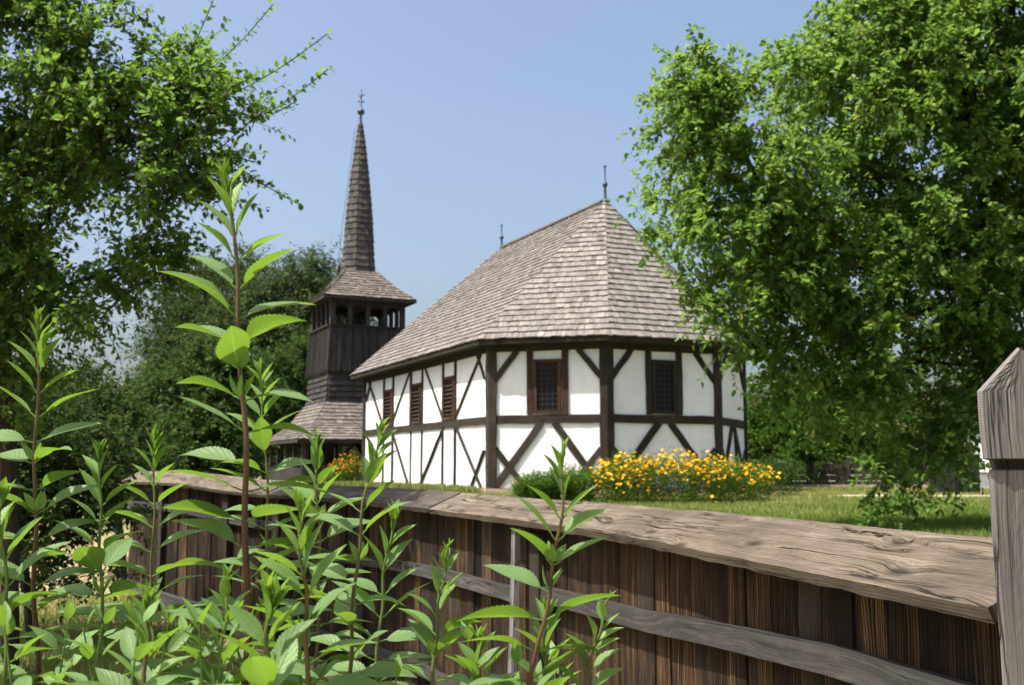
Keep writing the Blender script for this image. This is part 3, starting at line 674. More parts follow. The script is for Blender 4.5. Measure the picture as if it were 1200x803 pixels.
wr = MB(); wr.tube([(-.05, -.1, 16.0), (-.35, -.3, 15.2), (-.6, -.45, 13.2), (-.9, -.6, 11), (-1.1, -.8, 9.2), (-1.5, -1.3, 8.1)], .012, 5); wr.build('lightning_cable', M['iron'], tw)
# ground storey
for i in range(4):
    c4 = sq(2.9, 0); a, b_ = Vector(c4[i]), Vector(c4[(i+1) % 4]); nv = (b_-a).cross(Vector((0, 0, 1))).normalized()
    for q in range(4):
        p = a+(b_-a)*q/4; m = MB(); m.beam(p-Vector((0, 0, .1)), p+Vector((0, 0, 1.72)), .16, .16, nv, 3, .004); m.build('skirt_post', M['tower_w'], tw)
    p = Vector(sq(1.5, 0)[i]); m = MB(); m.beam(p-Vector((0, 0, .1)), p+Vector((0, 0, 3.4)), .3, .3, nv, 4, .005); m.build('corner_post', M['tower_w'], tw)
    m = MB()
    for q in range(40):
        f = (q+.5)/40; p = a+(b_-a)*f+nv*.09; m.beam(p, p+Vector((0, 0, .72+R.uniform(-.02, .02))), .125, .03, nv)
    m.build('low_boarding', M['tower_w'], tw)
    q0, q1 = Vector(sq(1.5, 0)[i]), Vector(sq(1.5, 0)[(i+1) % 4])
    m = MB(); m.beam(q0+Vector((0, 0, .2)), (q0*.35+q1*.65)+Vector((0, 0, 3.2)), .18, .14, nv, 2); m.beam(q1+Vector((0, 0, .2)), (q1*.35+q0*.65)+Vector((0, 0, 3.2)), .18, .15, nv, 2)
    m.build('cross_brace', M['tower_w'], tw)

# ------------------------------------------------------------------ board fences
def path_pt(P, s):
    for a, b_ in zip(P[:-1], P[1:]):
        L = (b_-a).length
        if s <= L or b_ is P[-1]:
            d = (b_-a).normalized(); return a+d*s, d
        s -= L
def smooth_path(P, n=60):
    P = [Vector(p) for p in P]; out = []
    for i in range(len(P)-1):
        p0, p1, p2, p3 = P[max(i-1, 0)], P[i], P[i+1], P[min(i+2, len(P)-1)]
        for q in range(n):
            t = q/n; out.append(.5*((2*p1)+(p2-p0)*t+(2*p0-5*p1+4*p2-p3)*t*t+(3*p1-p0-3*p2+p3)*t**3))
    return out+[P[-1]]
def plen(P): return sum((b_-a).length for a, b_ in zip(P[:-1], P[1:]))
def cap_mesh(path, s0, s1, wh, drop, zr, zf, cracks, nu, nv_, seed, ends=0):
    """sloping weathered plank: front lower edge follows path; ridge is wh further back"""
    mb = MB(); L = s1-s0; top = []; bot = []; T = .028
    wob = lambda u, k_: mnoise.noise(Vector((u*1.3, seed+k_, 0)))
    for i in range(nu+1):
        s = s0+L*i/nu; p, d = path_pt(path, s); nv = Vector((-d.y, d.x, 0)); bk = Vector((d.y, -d.x, 0))
        rt_, rb = [], []
        fe = .006*wob(s*2, 1)+.0025*wob(s*9, 2); be = .010*wob(s*2.2, 3)+.006*wob(s*11, 4)+(-.012 if wob(s*5, 9) > .35 else 0)
        for j in range(nv_+1):
            q = j/nv_; hz = fe+(wh+be-fe)*q; z = zf(s)+(zr(s)-zf(s))*q
            w_ = .003*mnoise.noise(Vector((s*2.2, q*2.5, seed)))+.0014*mnoise.noise(Vector((s*5, q*26, seed)))+.0011*mnoise.noise(Vector((s*14, q*90, seed)))+.0007*mnoise.noise(Vector((s*60, q*120, seed)))
            for (cs, ce, q0, q1, wd, dp) in cracks:
                if cs < s < ce:
                    f = (s-cs)/(ce-cs); qc = q0+(q1-q0)*f+.02*wob(s*8, cs*3); ww = wd*(sin(pi*f)**.5)
                    dd = abs(q-qc)/max(ww, 1e-5)
                    if dd < 1: w_ -= dp*(1-dd*dd)
            rt_.append(Vector((p.x, p.y, z))+bk*hz+Vector((-.3*bk.x, -.3*bk.y, 1))*w_)
            rb.append(Vector((p.x, p.y, z-T+.004*wob(s*6, 7)))+bk*(hz+.012))
        top.append(rt_); bot.append(rb)
    uvf = lambda i, j: (s0+L*i/nu, .25*j/nv_)
    mb.grid([r_[::-1] for r_ in top][::1], lambda i, j: (s0+L*i/nu, .25*(1-j/nv_)), .42)
    mb.grid(bot, uvf, .2)
    mb.grid([[a[0], b_[0]] for a, b_ in zip(top, bot)], lambda i, j: (s0+L*i/nu, .4+.03*j), .3)
    mb.grid([[b_[-1], a[-1]] for a, b_ in zip(top, bot)], lambda i, j: (s0+L*i/nu, .5+.03*j), .3)
    mb.grid([top[0], bot[0]], lambda i, j: (5+.02*i, .25*j/nv_), .1); mb.grid([bot[-1], top[-1]], lambda i, j: (6+.02*i, .25*j/nv_), .1)
    return mb
PZ = lambda pts: smooth_path([(x, y, 0) for x, y in pts])
pathN = PZ([(.84, 1.94), (.455, 3.72), (-.12, 5.5), (-.85, 7.3), (-2.0, 8.95)])
LN = plen(pathN)
fn = empty('board_fence', (.84, 1.94, 0), label='long near board fence with a sloping weathered plank cap and a pointed post', cat='fence')
def rel(mb, root, name, mat, smooth=False, **kw):
    o = mb.build(name, M[mat], root, smooth, **kw); o.location = -Vector(root.location); return o
zfN = lambda s: EYE-.240+.012*smooth(.5, 3, s)+.03*smooth(5, 7.6, s); zrN = lambda s: EYE-.138+.018*smooth(4, 7.6, s)
cracks = [(-.3, 1.25, .60, .97, .034, .016), (.45, .75, .6, .62, .015, .006), (1.6, 2.6, .12, .05, .02, .008), (2.4, 3.3, .55, .62, .018, .006), (.9, 1.1, .35, .38, .02, .004), (0, .4, .45, .42, .012, .003), (3.4, 4.6, .35, .5, .02, .008)]
rel(cap_mesh(pathN, .015, 4.80, .215, .1, zrN, zfN, cracks, 1000, 84, 1), fn, 'cap_plank', 'cap', True)
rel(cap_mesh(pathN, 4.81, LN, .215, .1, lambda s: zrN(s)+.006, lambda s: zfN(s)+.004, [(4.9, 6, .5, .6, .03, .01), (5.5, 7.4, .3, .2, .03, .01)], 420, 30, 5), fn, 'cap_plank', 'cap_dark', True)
# nail at the near end
m = MB(); p, d = path_pt(pathN, .05); bk = Vector((d.y, -d.x, 0)); c = p+bk*.055+Vector((0, 0, EYE-.225)); m.tube([c, c+Vector((-.004, 0, .012)), c+Vector((-.012, -.002, .016))], .0025, 6); rel(m, fn, 'nail', 'iron')
def boards(path, s0, s1, off, ztop, zbot, wr=(.11, .19), gap=.004):
    mb = MB(); s = s0
    while s < s1:
        w_ = R.uniform(*wr); p, d = path_pt(path, s+w_/2); bk = Vector((d.y, -d.x, 0)); j = R.uniform(-.006, .006)
        p0 = p+bk*(off+j); lean = d*R.uniform(-.006, .006)
        g_ = gap if R.random() > .15 else R.uniform(.006, .014)
        mb.beam(p0+Vector((0, 0, zbot(s)))+lean, p0+Vector((0, 0, ztop(s))), w_-g_, .024, -bk, 16, .0012); s += w_
    return mb
rel(boards(pathN, .0, LN, .125, lambda s: zfN(s)+.0, lambda s: .06), fn, 'board_panel', 'board')
def railz(s):
    xs_ = [0, .75, 2.1, 3.9, 7.5]; zs = [-.445, -.455, -.535, -.57, -.61]; return EYE+float(np.interp(s, xs_, zs))
def rail(path, s0, s1, zf_, off, hgt=.070, th=.04, n=24, sh=0):
    mb = MB(); rws = []; 
    for i in range(n+1):
        s = s0+(s1-s0)*i/n; p, d = path_pt(path, s); bk = Vector((d.y, -d.x, 0)); z = zf_(s)+sh; h = hgt*(1+.08*mnoise.noise(Vector((s*3, 3, 1))))
        c = p+bk*off; j = .004*mnoise.noise(Vector((s*5, 1, 1)))
        rws.append([c+bk*(th/2)+Vector((0, 0, z-h/2)), c-bk*(th/2+j)+Vector((0, 0, z-h/2+j)), c-bk*(th/2+j-.006)+Vector((0, 0, z+h/2-.006)), c-bk*(th/2-.01)+Vector((0, 0, z+h/2)), c+bk*(th/2)+Vector((0, 0, z+h/2))])
    vs = [0, .04, .12, .13, .16, .2]
    mb.grid([r_[::-1] for r_ in rws], lambda i, j: (s0+(s1-s0)*i/n, vs[5-j]), R.random(), True)
    mb.face(rws[0], [(0, 0), (.04, 0), (.04, .1), (.02, .1), (0, .1)], .2); mb.face(rws[-1][::-1], [(0, 0), (.04, 0), (.04, .1), (.02, .1), (0, .1)], .2)
    return mb
rel(rail(pathN, -.02, 3.15, railz, .088), fn, 'rail', 'rail'); rel(rail(pathN, 3.55, LN-.1, railz, .088, sh=-.035), fn, 'rail', 'rail')
rel(rail(pathN, .0, LN-.1, lambda s: .28, .088), fn, 'rail', 'rail')
m = MB(); p, d = path_pt(pathN, 3.42); bk = Vector((d.y, -d.x, 0)); c = p+bk*.05
pts = [c+Vector((0, 0, EYE-.27)), c+d*.012+Vector((0, 0, EYE-.5)), c+d*.0-bk*.01+Vector((0, 0, EYE-.7)), c-d*.03-bk*.03+Vector((0, 0, EYE-.95)), c-d*.05-bk*.05+Vector((0, 0, .2))]
for a, b_ in zip(pts[:-1], pts[1:]): m.beam(a, b_+(b_-a)*.01, .05, .028, -bk, 3, .002, r=.9)
rel(m, fn, 'strut', 'post')
for s in (3.25, 6.2):
    m = MB(); p, d = path_pt(pathN, s); bk = Vector((d.y, -d.x, 0)); c = p+bk*.1; m.beam(c, c+Vector((0, 0, EYE-.29)), .13, .05, -bk, 8, .003); rel(m, fn, 'fence_post', 'timber')
# far continuation of the fence
pathF = PZ([(-1.98, 8.98), (-3.5, 11.15), (-4.6, 12.9)]); LF = plen(pathF)
ff = empty('board_fence', (-2.0, 8.8, 0), label='farther section of brown board fence seen between the green shoots', cat='fence')
zfF = lambda s: EYE-.20+.075*smooth(0, 3, s); zrF = lambda s: EYE-.09+.08*smooth(0, 3, s)
rel(cap_mesh(pathF, 0, LF, .22, .1, zrF, zfF, [(.5, 2, .5, .4, .03, .01)], 200, 20, 9), ff, 'cap_plank', 'cap', True)
rel(boards(pathF, .0, LF, .13, lambda s: zfF(s)+.02, lambda s: .12), ff, 'board_panel', 'board')
rel(rail(pathF, .05, LF, lambda s: zfF(s)-.26, .09), ff, 'rail', 'rail'); rel(rail(pathF, .05, LF, lambda s: .2, .06, .11, .06), ff, 'rail', 'rail')
for s in (0, 1.15, 3.1):
    m = MB(); p, d = path_pt(pathF, max(s, .01)); bk = Vector((d.y, -d.x, 0)); c = p+bk*.1; m.beam(c, c+Vector((0, 0, zfF(s)+.0)), .13, .09, -bk, 8, .003); rel(m, ff, 'fence_post', 'timber')
# the pointed notched post at the right, nearest to the camera
def pt_post():
    mb = MB(); p = at(1153, 545, 1.80); x0 = p.x; y0 = 1.80; wd = .150; th = .10
    ztop = at(1200, 408, 1.8).z; zs = at(1153, 459, 1.8).z; n0 = at(1153, 537, 1.8).z; n1 = at(1153, 552, 1.8).z
    lay = []
    def prof(z):
        lean = (z-1.5)*-.022
        if z > zs:
            q = (z-zs)/(ztop-zs); xl = x0+.072*q; xr_ = x0+wd-.072*q
        else: xl, xr_ = x0, x0+wd
        return xl+lean, xr_+lean
    zz = [0.0]+[0.0+(n1-.0)*i/60 for i in range(1, 61)]
    def row(z, front, xin=0):
        a, b_ = prof(z); n = 16; f = []
        wv = lambda x: .0016*mnoise.noise(Vector((x*60, z*4, 3)))+.0018*mnoise.noise(Vector((x*160, z*9, 8)))
        jl = .003*mnoise.noise(Vector((z*9, 0, 5)))
        ch_ = .006; pts = [(a+xin+jl+.043+.43*front, y0+th+front), (a+xin+jl+.43*front, y0+front+ch_)]
        for j in range(n+1):
            x = a+xin+ch_+(b_-a-xin-2*ch_)*j/n
            g_ = -.007 if False else 0
            pts.append((x+jl+.43*front, y0+front+wv(x)+g_))
        pts += [(b_+.43*front, y0+front+ch_), (b_+.043+.43*front, y0+th+front)]
        return [(x, y, z) for x, y in pts]
    rws = [row(z, 0, .008) for z in zz]+[row(n1+.002, .005, .010), row(n1+.003, .06, .014), row(n0-.003, .06, .010), row(n0-.001, -.004, 0)]
    rws += [row(n0+(zs-n0)*i/30, -.010, 0) for i in range(31)]+[row(zs+(ztop-zs)*i/12, -.010, 0) for i in range(1, 13)]
    n = len(rws[0]); cum = []
    mb.grid(rws, lambda i, j: (rws[min(i, len(rws)-1)][0][2], j*.011), .5, True)
    mb.face(rws[-1], [(0, j*.01) for j in range(n)], .5)
    return mb
rel(pt_post(), fn, 'pointed_post', 'post', label='thick grey sawn post with pointed top and a notch')

# ------------------------------------------------------------------ foreground shoots
NS = 15
def leaf_pts(L, wr, curl, fold, twist, teeth=True):
    rows = []; us = []
    n = NS*2
    for i in range(n+1):
        t = i/n; w_ = wr*L*(sin(pi*min(1, t**.82))**.9)*(1-.25*t)*.5*1.15
        if 0 < i < n and teeth and .18 < t < .96: w_ *= 1+(.075 if i % 2 else -.03)
        w_ = max(w_, .0004)
        a = curl*t*t*.9; x = L*(t-.12*curl*curl*t**3); z = -L*.5*curl*t*t
        row = []
        for q in (-1, -.5, 0, .5, 1):
            row.append(Vector((x, w_*q*cos(fold*.9), z+abs(q)*w_*sin(fold)+.02*L*sin(9*t+twist)*q*q*.35)))
        rows.append(row); us.append(t)
    return rows, us
def shoot(label, tip, foot, d, hfoot, nodes=10, big=.085, brown=.5, bend=0, seed=0, top=.0, wr=.45, young=.0, thick=.0042, dens=1):
    """tip/foot photo px; stem continues below the frame down to the ground"""
    rg = random.Random(seed); T = at(*tip, d); B = at(*foot, d+.02); D0 = (T-B); 
    G = B-D0.normalized()*(B.z/max(D0.normalized().z, .3)) ; G = Vector((B.x-(T.x-B.x)*.6+rg.uniform(-.04, .04), d+rg.uniform(.0, .1), 0.0))
    root = empty('leafy_shoot', G, label=label, cat='shoot', group='upright leafy shoots of the shrub in front of the fence')
    side = Vector((1, 0, 0)); pts = []; n = 36
    for i in range(n+1):
        q = i/n; p = G.lerp(B, q/.5) if q < .5 else B.lerp(T, (q-.5)/.5)
        # smooth with a quadratic
        a = (G*(1-q)+B*q); b_ = (B*(1-q)+T*q); pz = G*(1-q)**2+B*2*q*(1-q)+T*q*q
        p = p.lerp(pz, .35)+side*bend*sin(pi*max(0, (q-.5)/.5))+Vector((.002*sin(q*40+seed), .002*cos(q*33), 0))
        p = p+Vector((sin(q*9+seed), cos(q*7+seed*2), 0))*.006*sin(pi*q)
        pts.append(p)
    rad = [thick*(1-.8*(i/n)**1.3)+.0004 for i in range(n+1)]
    m = MB(); cols = [max(0, min(1, brown*(1.15-.9*(i/n)**3))) for i in range(n+1)]
    for i in range(0, n, 2): m.tube([p-G for p in pts[i:min(i+3, n+1)]], rad[i:min(i+3, n+1)], 8, cols[i], cap=(i == 0))
    m.build('stem', M['stem'], root, True)
    lm = MB(); Ls = plen(pts); s = Ls-.004; node = 0; ph = rg.uniform(-.6, .6)
    zlow = at(600, 803, d).z-.12
    while s > .1:
        p, dr = path_pt(pts, s); age = (Ls-s); a_ = min(1, age/.20)
        if p.z < zlow: break
        size = big*.9*(.32+.68*min(1, age/.14))*rg.uniform(.85, 1.12)
        if age < .02: size *= .8
        if p.z > 0 and not (node > 5 and rg.random() > dens):
            for sd_ in (0, pi):
                if rg.random() < .04: continue
                az = ph+sd_+rg.uniform(-.3, .3); out = Vector((cos(az), sin(az)*.9, 0))
                ang = radians(18+60*a_+rg.uniform(-22, 8)); dl = (dr*cos(ang)+out*sin(ang)).normalized()
                curl = .12+.42*a_*rg.uniform(.2, 1.5); fold = rg.uniform(.12, .45)+.25*(1-a_)
                up_ = (dr*sin(ang)-out*cos(ang)).normalized(); sdv = up_.cross(dl).normalized()
                roll = rg.uniform(-.5, .5); u2 = up_*cos(roll)+sdv*sin(roll); s2 = u2.cross(dl).normalized()
                pet = .012*a_+.002; o = p+dl*(rad[0]*.2)
                rows, us = leaf_pts(size, wr*rg.uniform(.85, 1.12), curl, fold, rg.uniform(0, 6))
                tf = lambda v: o+dl*(pet+v.x)+s2*v.y+u2*v.z-G
                rnd_ = min(1, max(0, .30+rg.uniform(-.14, .16)+(1-a_)*.55+young))
                W_ = [[tf(v) for v in row] for row in rows]; nn_ = len(W_)-1
                lm.grid(W_, lambda i, j: (us[min(i, nn_)], (j-2)/2), rnd_)
                lm.tube([p-G, o+dl*pet*1.15-G], .0011, 5, min(1, rnd_+.2), False)
        ph = rg.uniform(-.55, .55)+(pi/2 if rg.random() < .13 else 0)+(pi if rg.random() < .5 else 0); node += 1
        s -= (.008+.024*min(1, age/.10))*rg.uniform(.85, 1.15)*(big/.085)**.5
        # little side shoots in the axils
        if age > .12 and rg.random() < .35:
            az = rg.uniform(0, 2*pi)
            for q in range(3):
                dl = (dr*1.0+Vector((cos(az+q*2), sin(az+q*2), 0))*.5).normalized(); up_ = dl.cross(Vector((sin(az), -cos(az), .1))).normalized(); s2 = up_.cross(dl)
                rows, us = leaf_pts(size*.38, wr, .2, .3, q, True); W_ = [[p+dl*(.006+v.x)+s2*v.y+up_*v.z-G for v in row] for row in rows]; nn_ = len(W_)-1
                lm.grid(W_, lambda i, j: (us[min(i, nn_)], (j-2)/2), .75)
    lm.build('leaves', M['shoot_leaf'], root, True)
    return root
sh_list = [
 ('tallest leafy shoot with a thick reddish brown stem, rising above the fence', (268, 205), (284, 803), 1.22, dict(big=.090, brown=1.0, thick=.0062, bend=.012)),
 ('tall brown stemmed shoot near the left edge, second tallest of the shrub', (46, 371), (40, 803), 1.45, dict(big=.080, brown=.95, thick=.0052)),
 ('green stemmed shoot between the left brown stem and the far fence', (116, 527), (128, 790), 1.5, dict(big=.082, brown=.2)),
 ('slim shoot whose tip stands right before the left end of the far fence cap', (180, 514), (182, 803), 1.6, dict(big=.082, brown=.6)),
 ('pale tipped shoot close behind the tallest red stem, reaching beside the tower skirt', (304, 433), (326, 803), 1.75, dict(big=.085, brown=.5)),
 ('slender shoot with its tip in front of the dark opening under the bell tower', (369, 512), (374, 803), 1.7, dict(big=.085, brown=.7)),
 ('shoot with a bright yellow green tip just right of the tallest stem', (350, 590), (360, 803), 1.15, dict(big=.080, brown=.7, young=.1)),
 ('shoot with its tip before the lower left church wall, leaning right', (448, 500), (398, 803), 1.4, dict(big=.075, brown=.6, bend=-.01)),
 ('lower shoot just right of the one leaning before the church wall', (464, 596), (428, 803), 1.5, dict(big=.075, brown=.3)),
 ('short upright shoot before the middle of the near fence boards', (526, 643), (500, 803), 1.45, dict(big=.070, brown=.4)),
 ('curved reddish shoot with its tip over the fence cap below the apse post', (660, 528), (588, 812), 1.2, dict(big=.078, brown=.9, bend=.022, thick=.004)),
 ('rightmost and smallest shoot, low before the near fence boards', (712, 702), (676, 815), 1.3, dict(big=.055, brown=.8)),
 ('small fresh shoot low beside the base of the tallest stem', (266, 672), (262, 803), 1.2, dict(big=.065, brown=.2, young=.1)),
 ('thin dark stemmed shoot low between the slim shoot and the left stems', (172, 700), (170, 803), 1.2, dict(big=.085, brown=.9)),
 ('shoot cut by the left picture edge with a green stem', (-4, 566), (12, 803), 1.4, dict(big=.085, brown=.3)),
 ('broad leaved shoot low in front of the strut on the fence', (640, 715), (628, 830), 1.3, dict(big=.085, brown=.5)),
 ('low bushy shoot at the bottom edge below the curved reddish shoot', (560, 745), (560, 830), 1.25, dict(big=.080, brown=.3)),
 ('big leaved shoot low between the tallest stem and the leaning shoot', (318, 690), (312, 820), 1.05, dict(big=.090, brown=.5)),
]
for i, (lb, tip, foot, d_, kw) in enumerate(sh_list): shoot(lb, tip, foot, d_, 0, seed=i*7+3, **kw)
# leafy undergrowth along the bottom: uncountable mass of more leaves
def undergrowth():
    lm = MB(); rg = random.Random(5)
    for q in range(27):
        px = -30+750*rg.random()**1.5; d = rg.uniform(1.1, 1.75); ytop = 745+rg.uniform(0, 55)-(25 if px < 260 else 0)+(25 if px > 560 else 0)
        T = at(px, ytop, d); dr = Vector((rg.uniform(-.2, .2), rg.uniform(-.2, .2), 1)).normalized(); ph = rg.uniform(0, 6)
        lm.tube([T, T-dr*.35, Vector((T.x, T.y, 0))], [.001, .003, .004], 6, .3, False)
        for k_ in range(8):
            p = T-dr*(.008+.036*k_); ph += pi/2+rg.uniform(-.3, .3); a_ = min(1, (k_+.5)/3.5)
            for sd_ in (0, pi):
                az = ph+sd_; out = Vector((cos(az), sin(az), 0)); ang = radians(20+50*a_); dl = (dr*cos(ang)+out*sin(ang)).normalized(); up_ = (dr*sin(ang)-out*cos(ang)).normalized()
                roll = rg.uniform(-.6, .6); sdv = up_.cross(dl); u2 = up_*cos(roll)+sdv*sin(roll); s2 = u2.cross(dl)
                rows, us = leaf_pts((.024+.038*a_)*rg.uniform(.85, 1.15), .36, .3+.5*a_*rg.random()*1.4, rg.uniform(.1, .4), rg.uniform(0, 6)); W_ = [[p+dl*(.01+v.x)+s2*v.y+u2*v.z for v in row] for row in rows]; nn_ = len(W_)-1
                lm.grid(W_, lambda i, j: (us[min(i, nn_)], (j-2)/2), min(1, max(0, .3+rg.uniform(-.2, .2)+.4*(1-a_))))
    lm.build('undergrowth', M['shoot_leaf'], None, True, label='dense leafy undergrowth of the shrub along the bottom edge', cat='undergrowth', kind='stuff')
undergrowth()

# ------------------------------------------------------------------ trees
def lobe(px, py, r, d, dz=1.0): 
    p = at(px, py, d); q = r*d/FPX; return (p.x, p.y, p.z, q, q*dz, q)
RT = [lobe(1150, 60, 210, 11.2), lobe(1050, 200, 200, 11.3), lobe(890, 205, 115, 10.6), lobe(835, 135, 70, 10.4, 1.2), lobe(812, 260, 62, 10.4, 1.2), lobe(880, 320, 80, 10.5), lobe(1010, 330, 150, 11),
      lobe(970, 425, 80, 10.8), lobe(1075, 435, 95, 11), lobe(1042, 560, 40, 10.3), lobe(1060, 510, 50, 10.6), lobe(1260, 250, 220, 11.5), lobe(1180, 400, 100, 11.4), lobe(1030, 40, 90, 10.8), lobe(1230, -150, 260, 11.5), lobe(1060, -120, 130, 11.2), lobe(915, 400, 50, 10.4), lobe(800, 100, 38, 10.3), lobe(852, 75, 34, 10.3), lobe(905, 105, 48, 10.5), lobe(835, 370, 38, 10.2), lobe(950, 130, 60, 10.7), lobe(1110, 515, 40, 11.0)]
tree('broadleaf_tree', 'big sunlit green tree on the right spreading in front of the church roof', (at(1192, 600, 11.9).x, 11.9, .85), RT, 2300, 5, 21, .072, 'leaf_r', 11, .13, gap=-.2, gsc=1.3, twl=(.22, .5), up=.1, hang=.12, rshift=.02,
     extra=[tuple(at(770, 55, 10.4)), tuple(at(742, 200, 10.3)), tuple(at(748, 310, 10.3)), tuple(at(1010, 612, 10.2)), tuple(at(1105, 600, 10.6)), tuple(at(790, 330, 10.3))])
LT = [lobe(40, 130, 120, 7.2), lobe(150, 110, 90, 7.0), lobe(235, 70, 60, 6.9), lobe(255, 140, 55, 6.9), lobe(185, 230, 85, 7.1), lobe(50, 290, 110, 7.3), lobe(160, 315, 45, 7.2), lobe(-60, 230, 160, 7.5), lobe(-20, 430, 90, 7.5), lobe(60, 20, 90, 7.2), lobe(-150, 60, 180, 7.6), lobe(-120, 420, 120, 7.6), lobe(-60, -120, 170, 7.4)]
tree('plum_tree', 'dark leafy tree on the left with thin twigs reaching into the sky', (at(20, 640, 7.8).x, 7.8, 0), LT, 1050, 5, 18, .052, 'leaf_l', 5, .065, gap=.03, gsc=1.7, twl=(.2, .42), up=.35,
     extra=[tuple(at(383, 40, 6.8)), tuple(at(386, 80, 6.8)), tuple(at(352, 240, 6.8)), tuple(at(320, 5, 6.8)), tuple(at(345, 120, 6.8)), tuple(at(250, 0, 6.9)), tuple(at(300, 190, 6.9)), tuple(at(120, 400, 7))])
# shrubs below the left tree, near side of fence
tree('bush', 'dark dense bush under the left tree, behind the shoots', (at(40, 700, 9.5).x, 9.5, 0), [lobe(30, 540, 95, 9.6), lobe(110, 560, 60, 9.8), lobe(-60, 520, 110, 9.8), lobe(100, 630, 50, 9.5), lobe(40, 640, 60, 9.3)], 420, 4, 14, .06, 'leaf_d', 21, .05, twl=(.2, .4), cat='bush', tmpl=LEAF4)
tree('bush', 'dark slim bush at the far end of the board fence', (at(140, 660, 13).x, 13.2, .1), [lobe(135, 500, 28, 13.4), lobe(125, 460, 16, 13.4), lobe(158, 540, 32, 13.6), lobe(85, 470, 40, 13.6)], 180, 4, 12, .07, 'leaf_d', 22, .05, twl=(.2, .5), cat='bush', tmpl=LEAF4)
# trees behind fence and tower
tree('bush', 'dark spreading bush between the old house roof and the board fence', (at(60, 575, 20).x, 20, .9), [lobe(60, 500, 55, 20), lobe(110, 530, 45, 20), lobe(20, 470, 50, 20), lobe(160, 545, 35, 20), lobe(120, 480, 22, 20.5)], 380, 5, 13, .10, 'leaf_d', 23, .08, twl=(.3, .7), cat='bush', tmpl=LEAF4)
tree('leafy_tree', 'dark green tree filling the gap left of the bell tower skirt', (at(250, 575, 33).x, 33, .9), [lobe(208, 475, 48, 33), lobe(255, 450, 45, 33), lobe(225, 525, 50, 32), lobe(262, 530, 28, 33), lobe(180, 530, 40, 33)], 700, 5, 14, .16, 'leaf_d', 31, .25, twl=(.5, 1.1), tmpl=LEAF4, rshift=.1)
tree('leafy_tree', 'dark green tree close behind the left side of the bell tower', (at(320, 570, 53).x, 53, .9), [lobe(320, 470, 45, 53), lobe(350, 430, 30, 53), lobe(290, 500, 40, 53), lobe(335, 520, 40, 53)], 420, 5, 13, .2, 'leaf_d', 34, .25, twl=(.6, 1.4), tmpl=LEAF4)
tree('olive_tree', 'tall hazy olive green tree directly behind the bell tower', (at(330, 570, 62).x, 62, .9), [lobe(340, 360, 48, 62), lobe(375, 345, 40, 62), lobe(300, 400, 60, 62), lobe(350, 430, 55, 62), lobe(395, 400, 40, 63)], 800, 6, 15, .30, 'leaf_far', 32, .4, twl=(.9, 2.0), tmpl=LEAFN, gap=-.2, gsc=.35)
tree('olive_tree', 'hazy olive green tree farther left, seen through the shoots', (at(220, 570, 66).x, 66, .9), [lobe(240, 370, 55, 66), lobe(215, 425, 48, 66), lobe(260, 440, 60, 66), lobe(285, 330, 30, 66)], 800, 6, 15, .30, 'leaf_far', 33, .4, twl=(.9, 2.0), tmpl=LEAFN, gap=-.2, gsc=.35)
for i, (px, py, r, d, lb, mt) in enumerate((
    (915, 490, 48, 38, 'green tree beside the right end of the church wall', 'leaf_mid'), (985, 470, 62, 44, 'tree behind the low plank fence, right of the church', 'leaf_mid'),
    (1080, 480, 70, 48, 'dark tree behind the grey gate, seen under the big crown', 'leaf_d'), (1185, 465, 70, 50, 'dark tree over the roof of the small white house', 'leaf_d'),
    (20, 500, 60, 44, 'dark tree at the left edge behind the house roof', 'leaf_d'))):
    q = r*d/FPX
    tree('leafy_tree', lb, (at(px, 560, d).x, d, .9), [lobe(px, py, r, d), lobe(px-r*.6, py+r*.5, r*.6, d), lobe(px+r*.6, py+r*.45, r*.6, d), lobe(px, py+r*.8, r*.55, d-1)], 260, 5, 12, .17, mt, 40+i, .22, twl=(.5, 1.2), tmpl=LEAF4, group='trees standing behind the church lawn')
# far woods: band on the horizon
def woods():
    rg = np.random.default_rng(9); n = 52000; a = rg.uniform(-.62, .62, n); d = rg.uniform(105, 125, n); x = d*a
    hh = 7+2.5*np.sin(x*.11)+1.5*np.sin(x*.37+1)+rg.normal(size=n)*.3; z = .9+hh*rg.random(n)**.6
    P = np.stack([x, d, z], 1); D = rg.normal(size=(n, 3)); U = rg.normal(size=(n, 3))*.5+np.array([0, 0, 1])
    leaves_mesh('far_woods', P, D, U, rg.uniform(.5, 1.0, n), LEAF4, np.clip(rg.beta(2, 3, n), 0, 1), M['leaf_far'], label='distant band of trees along the horizon behind everything', cat='woods', kind='stuff')
woods()

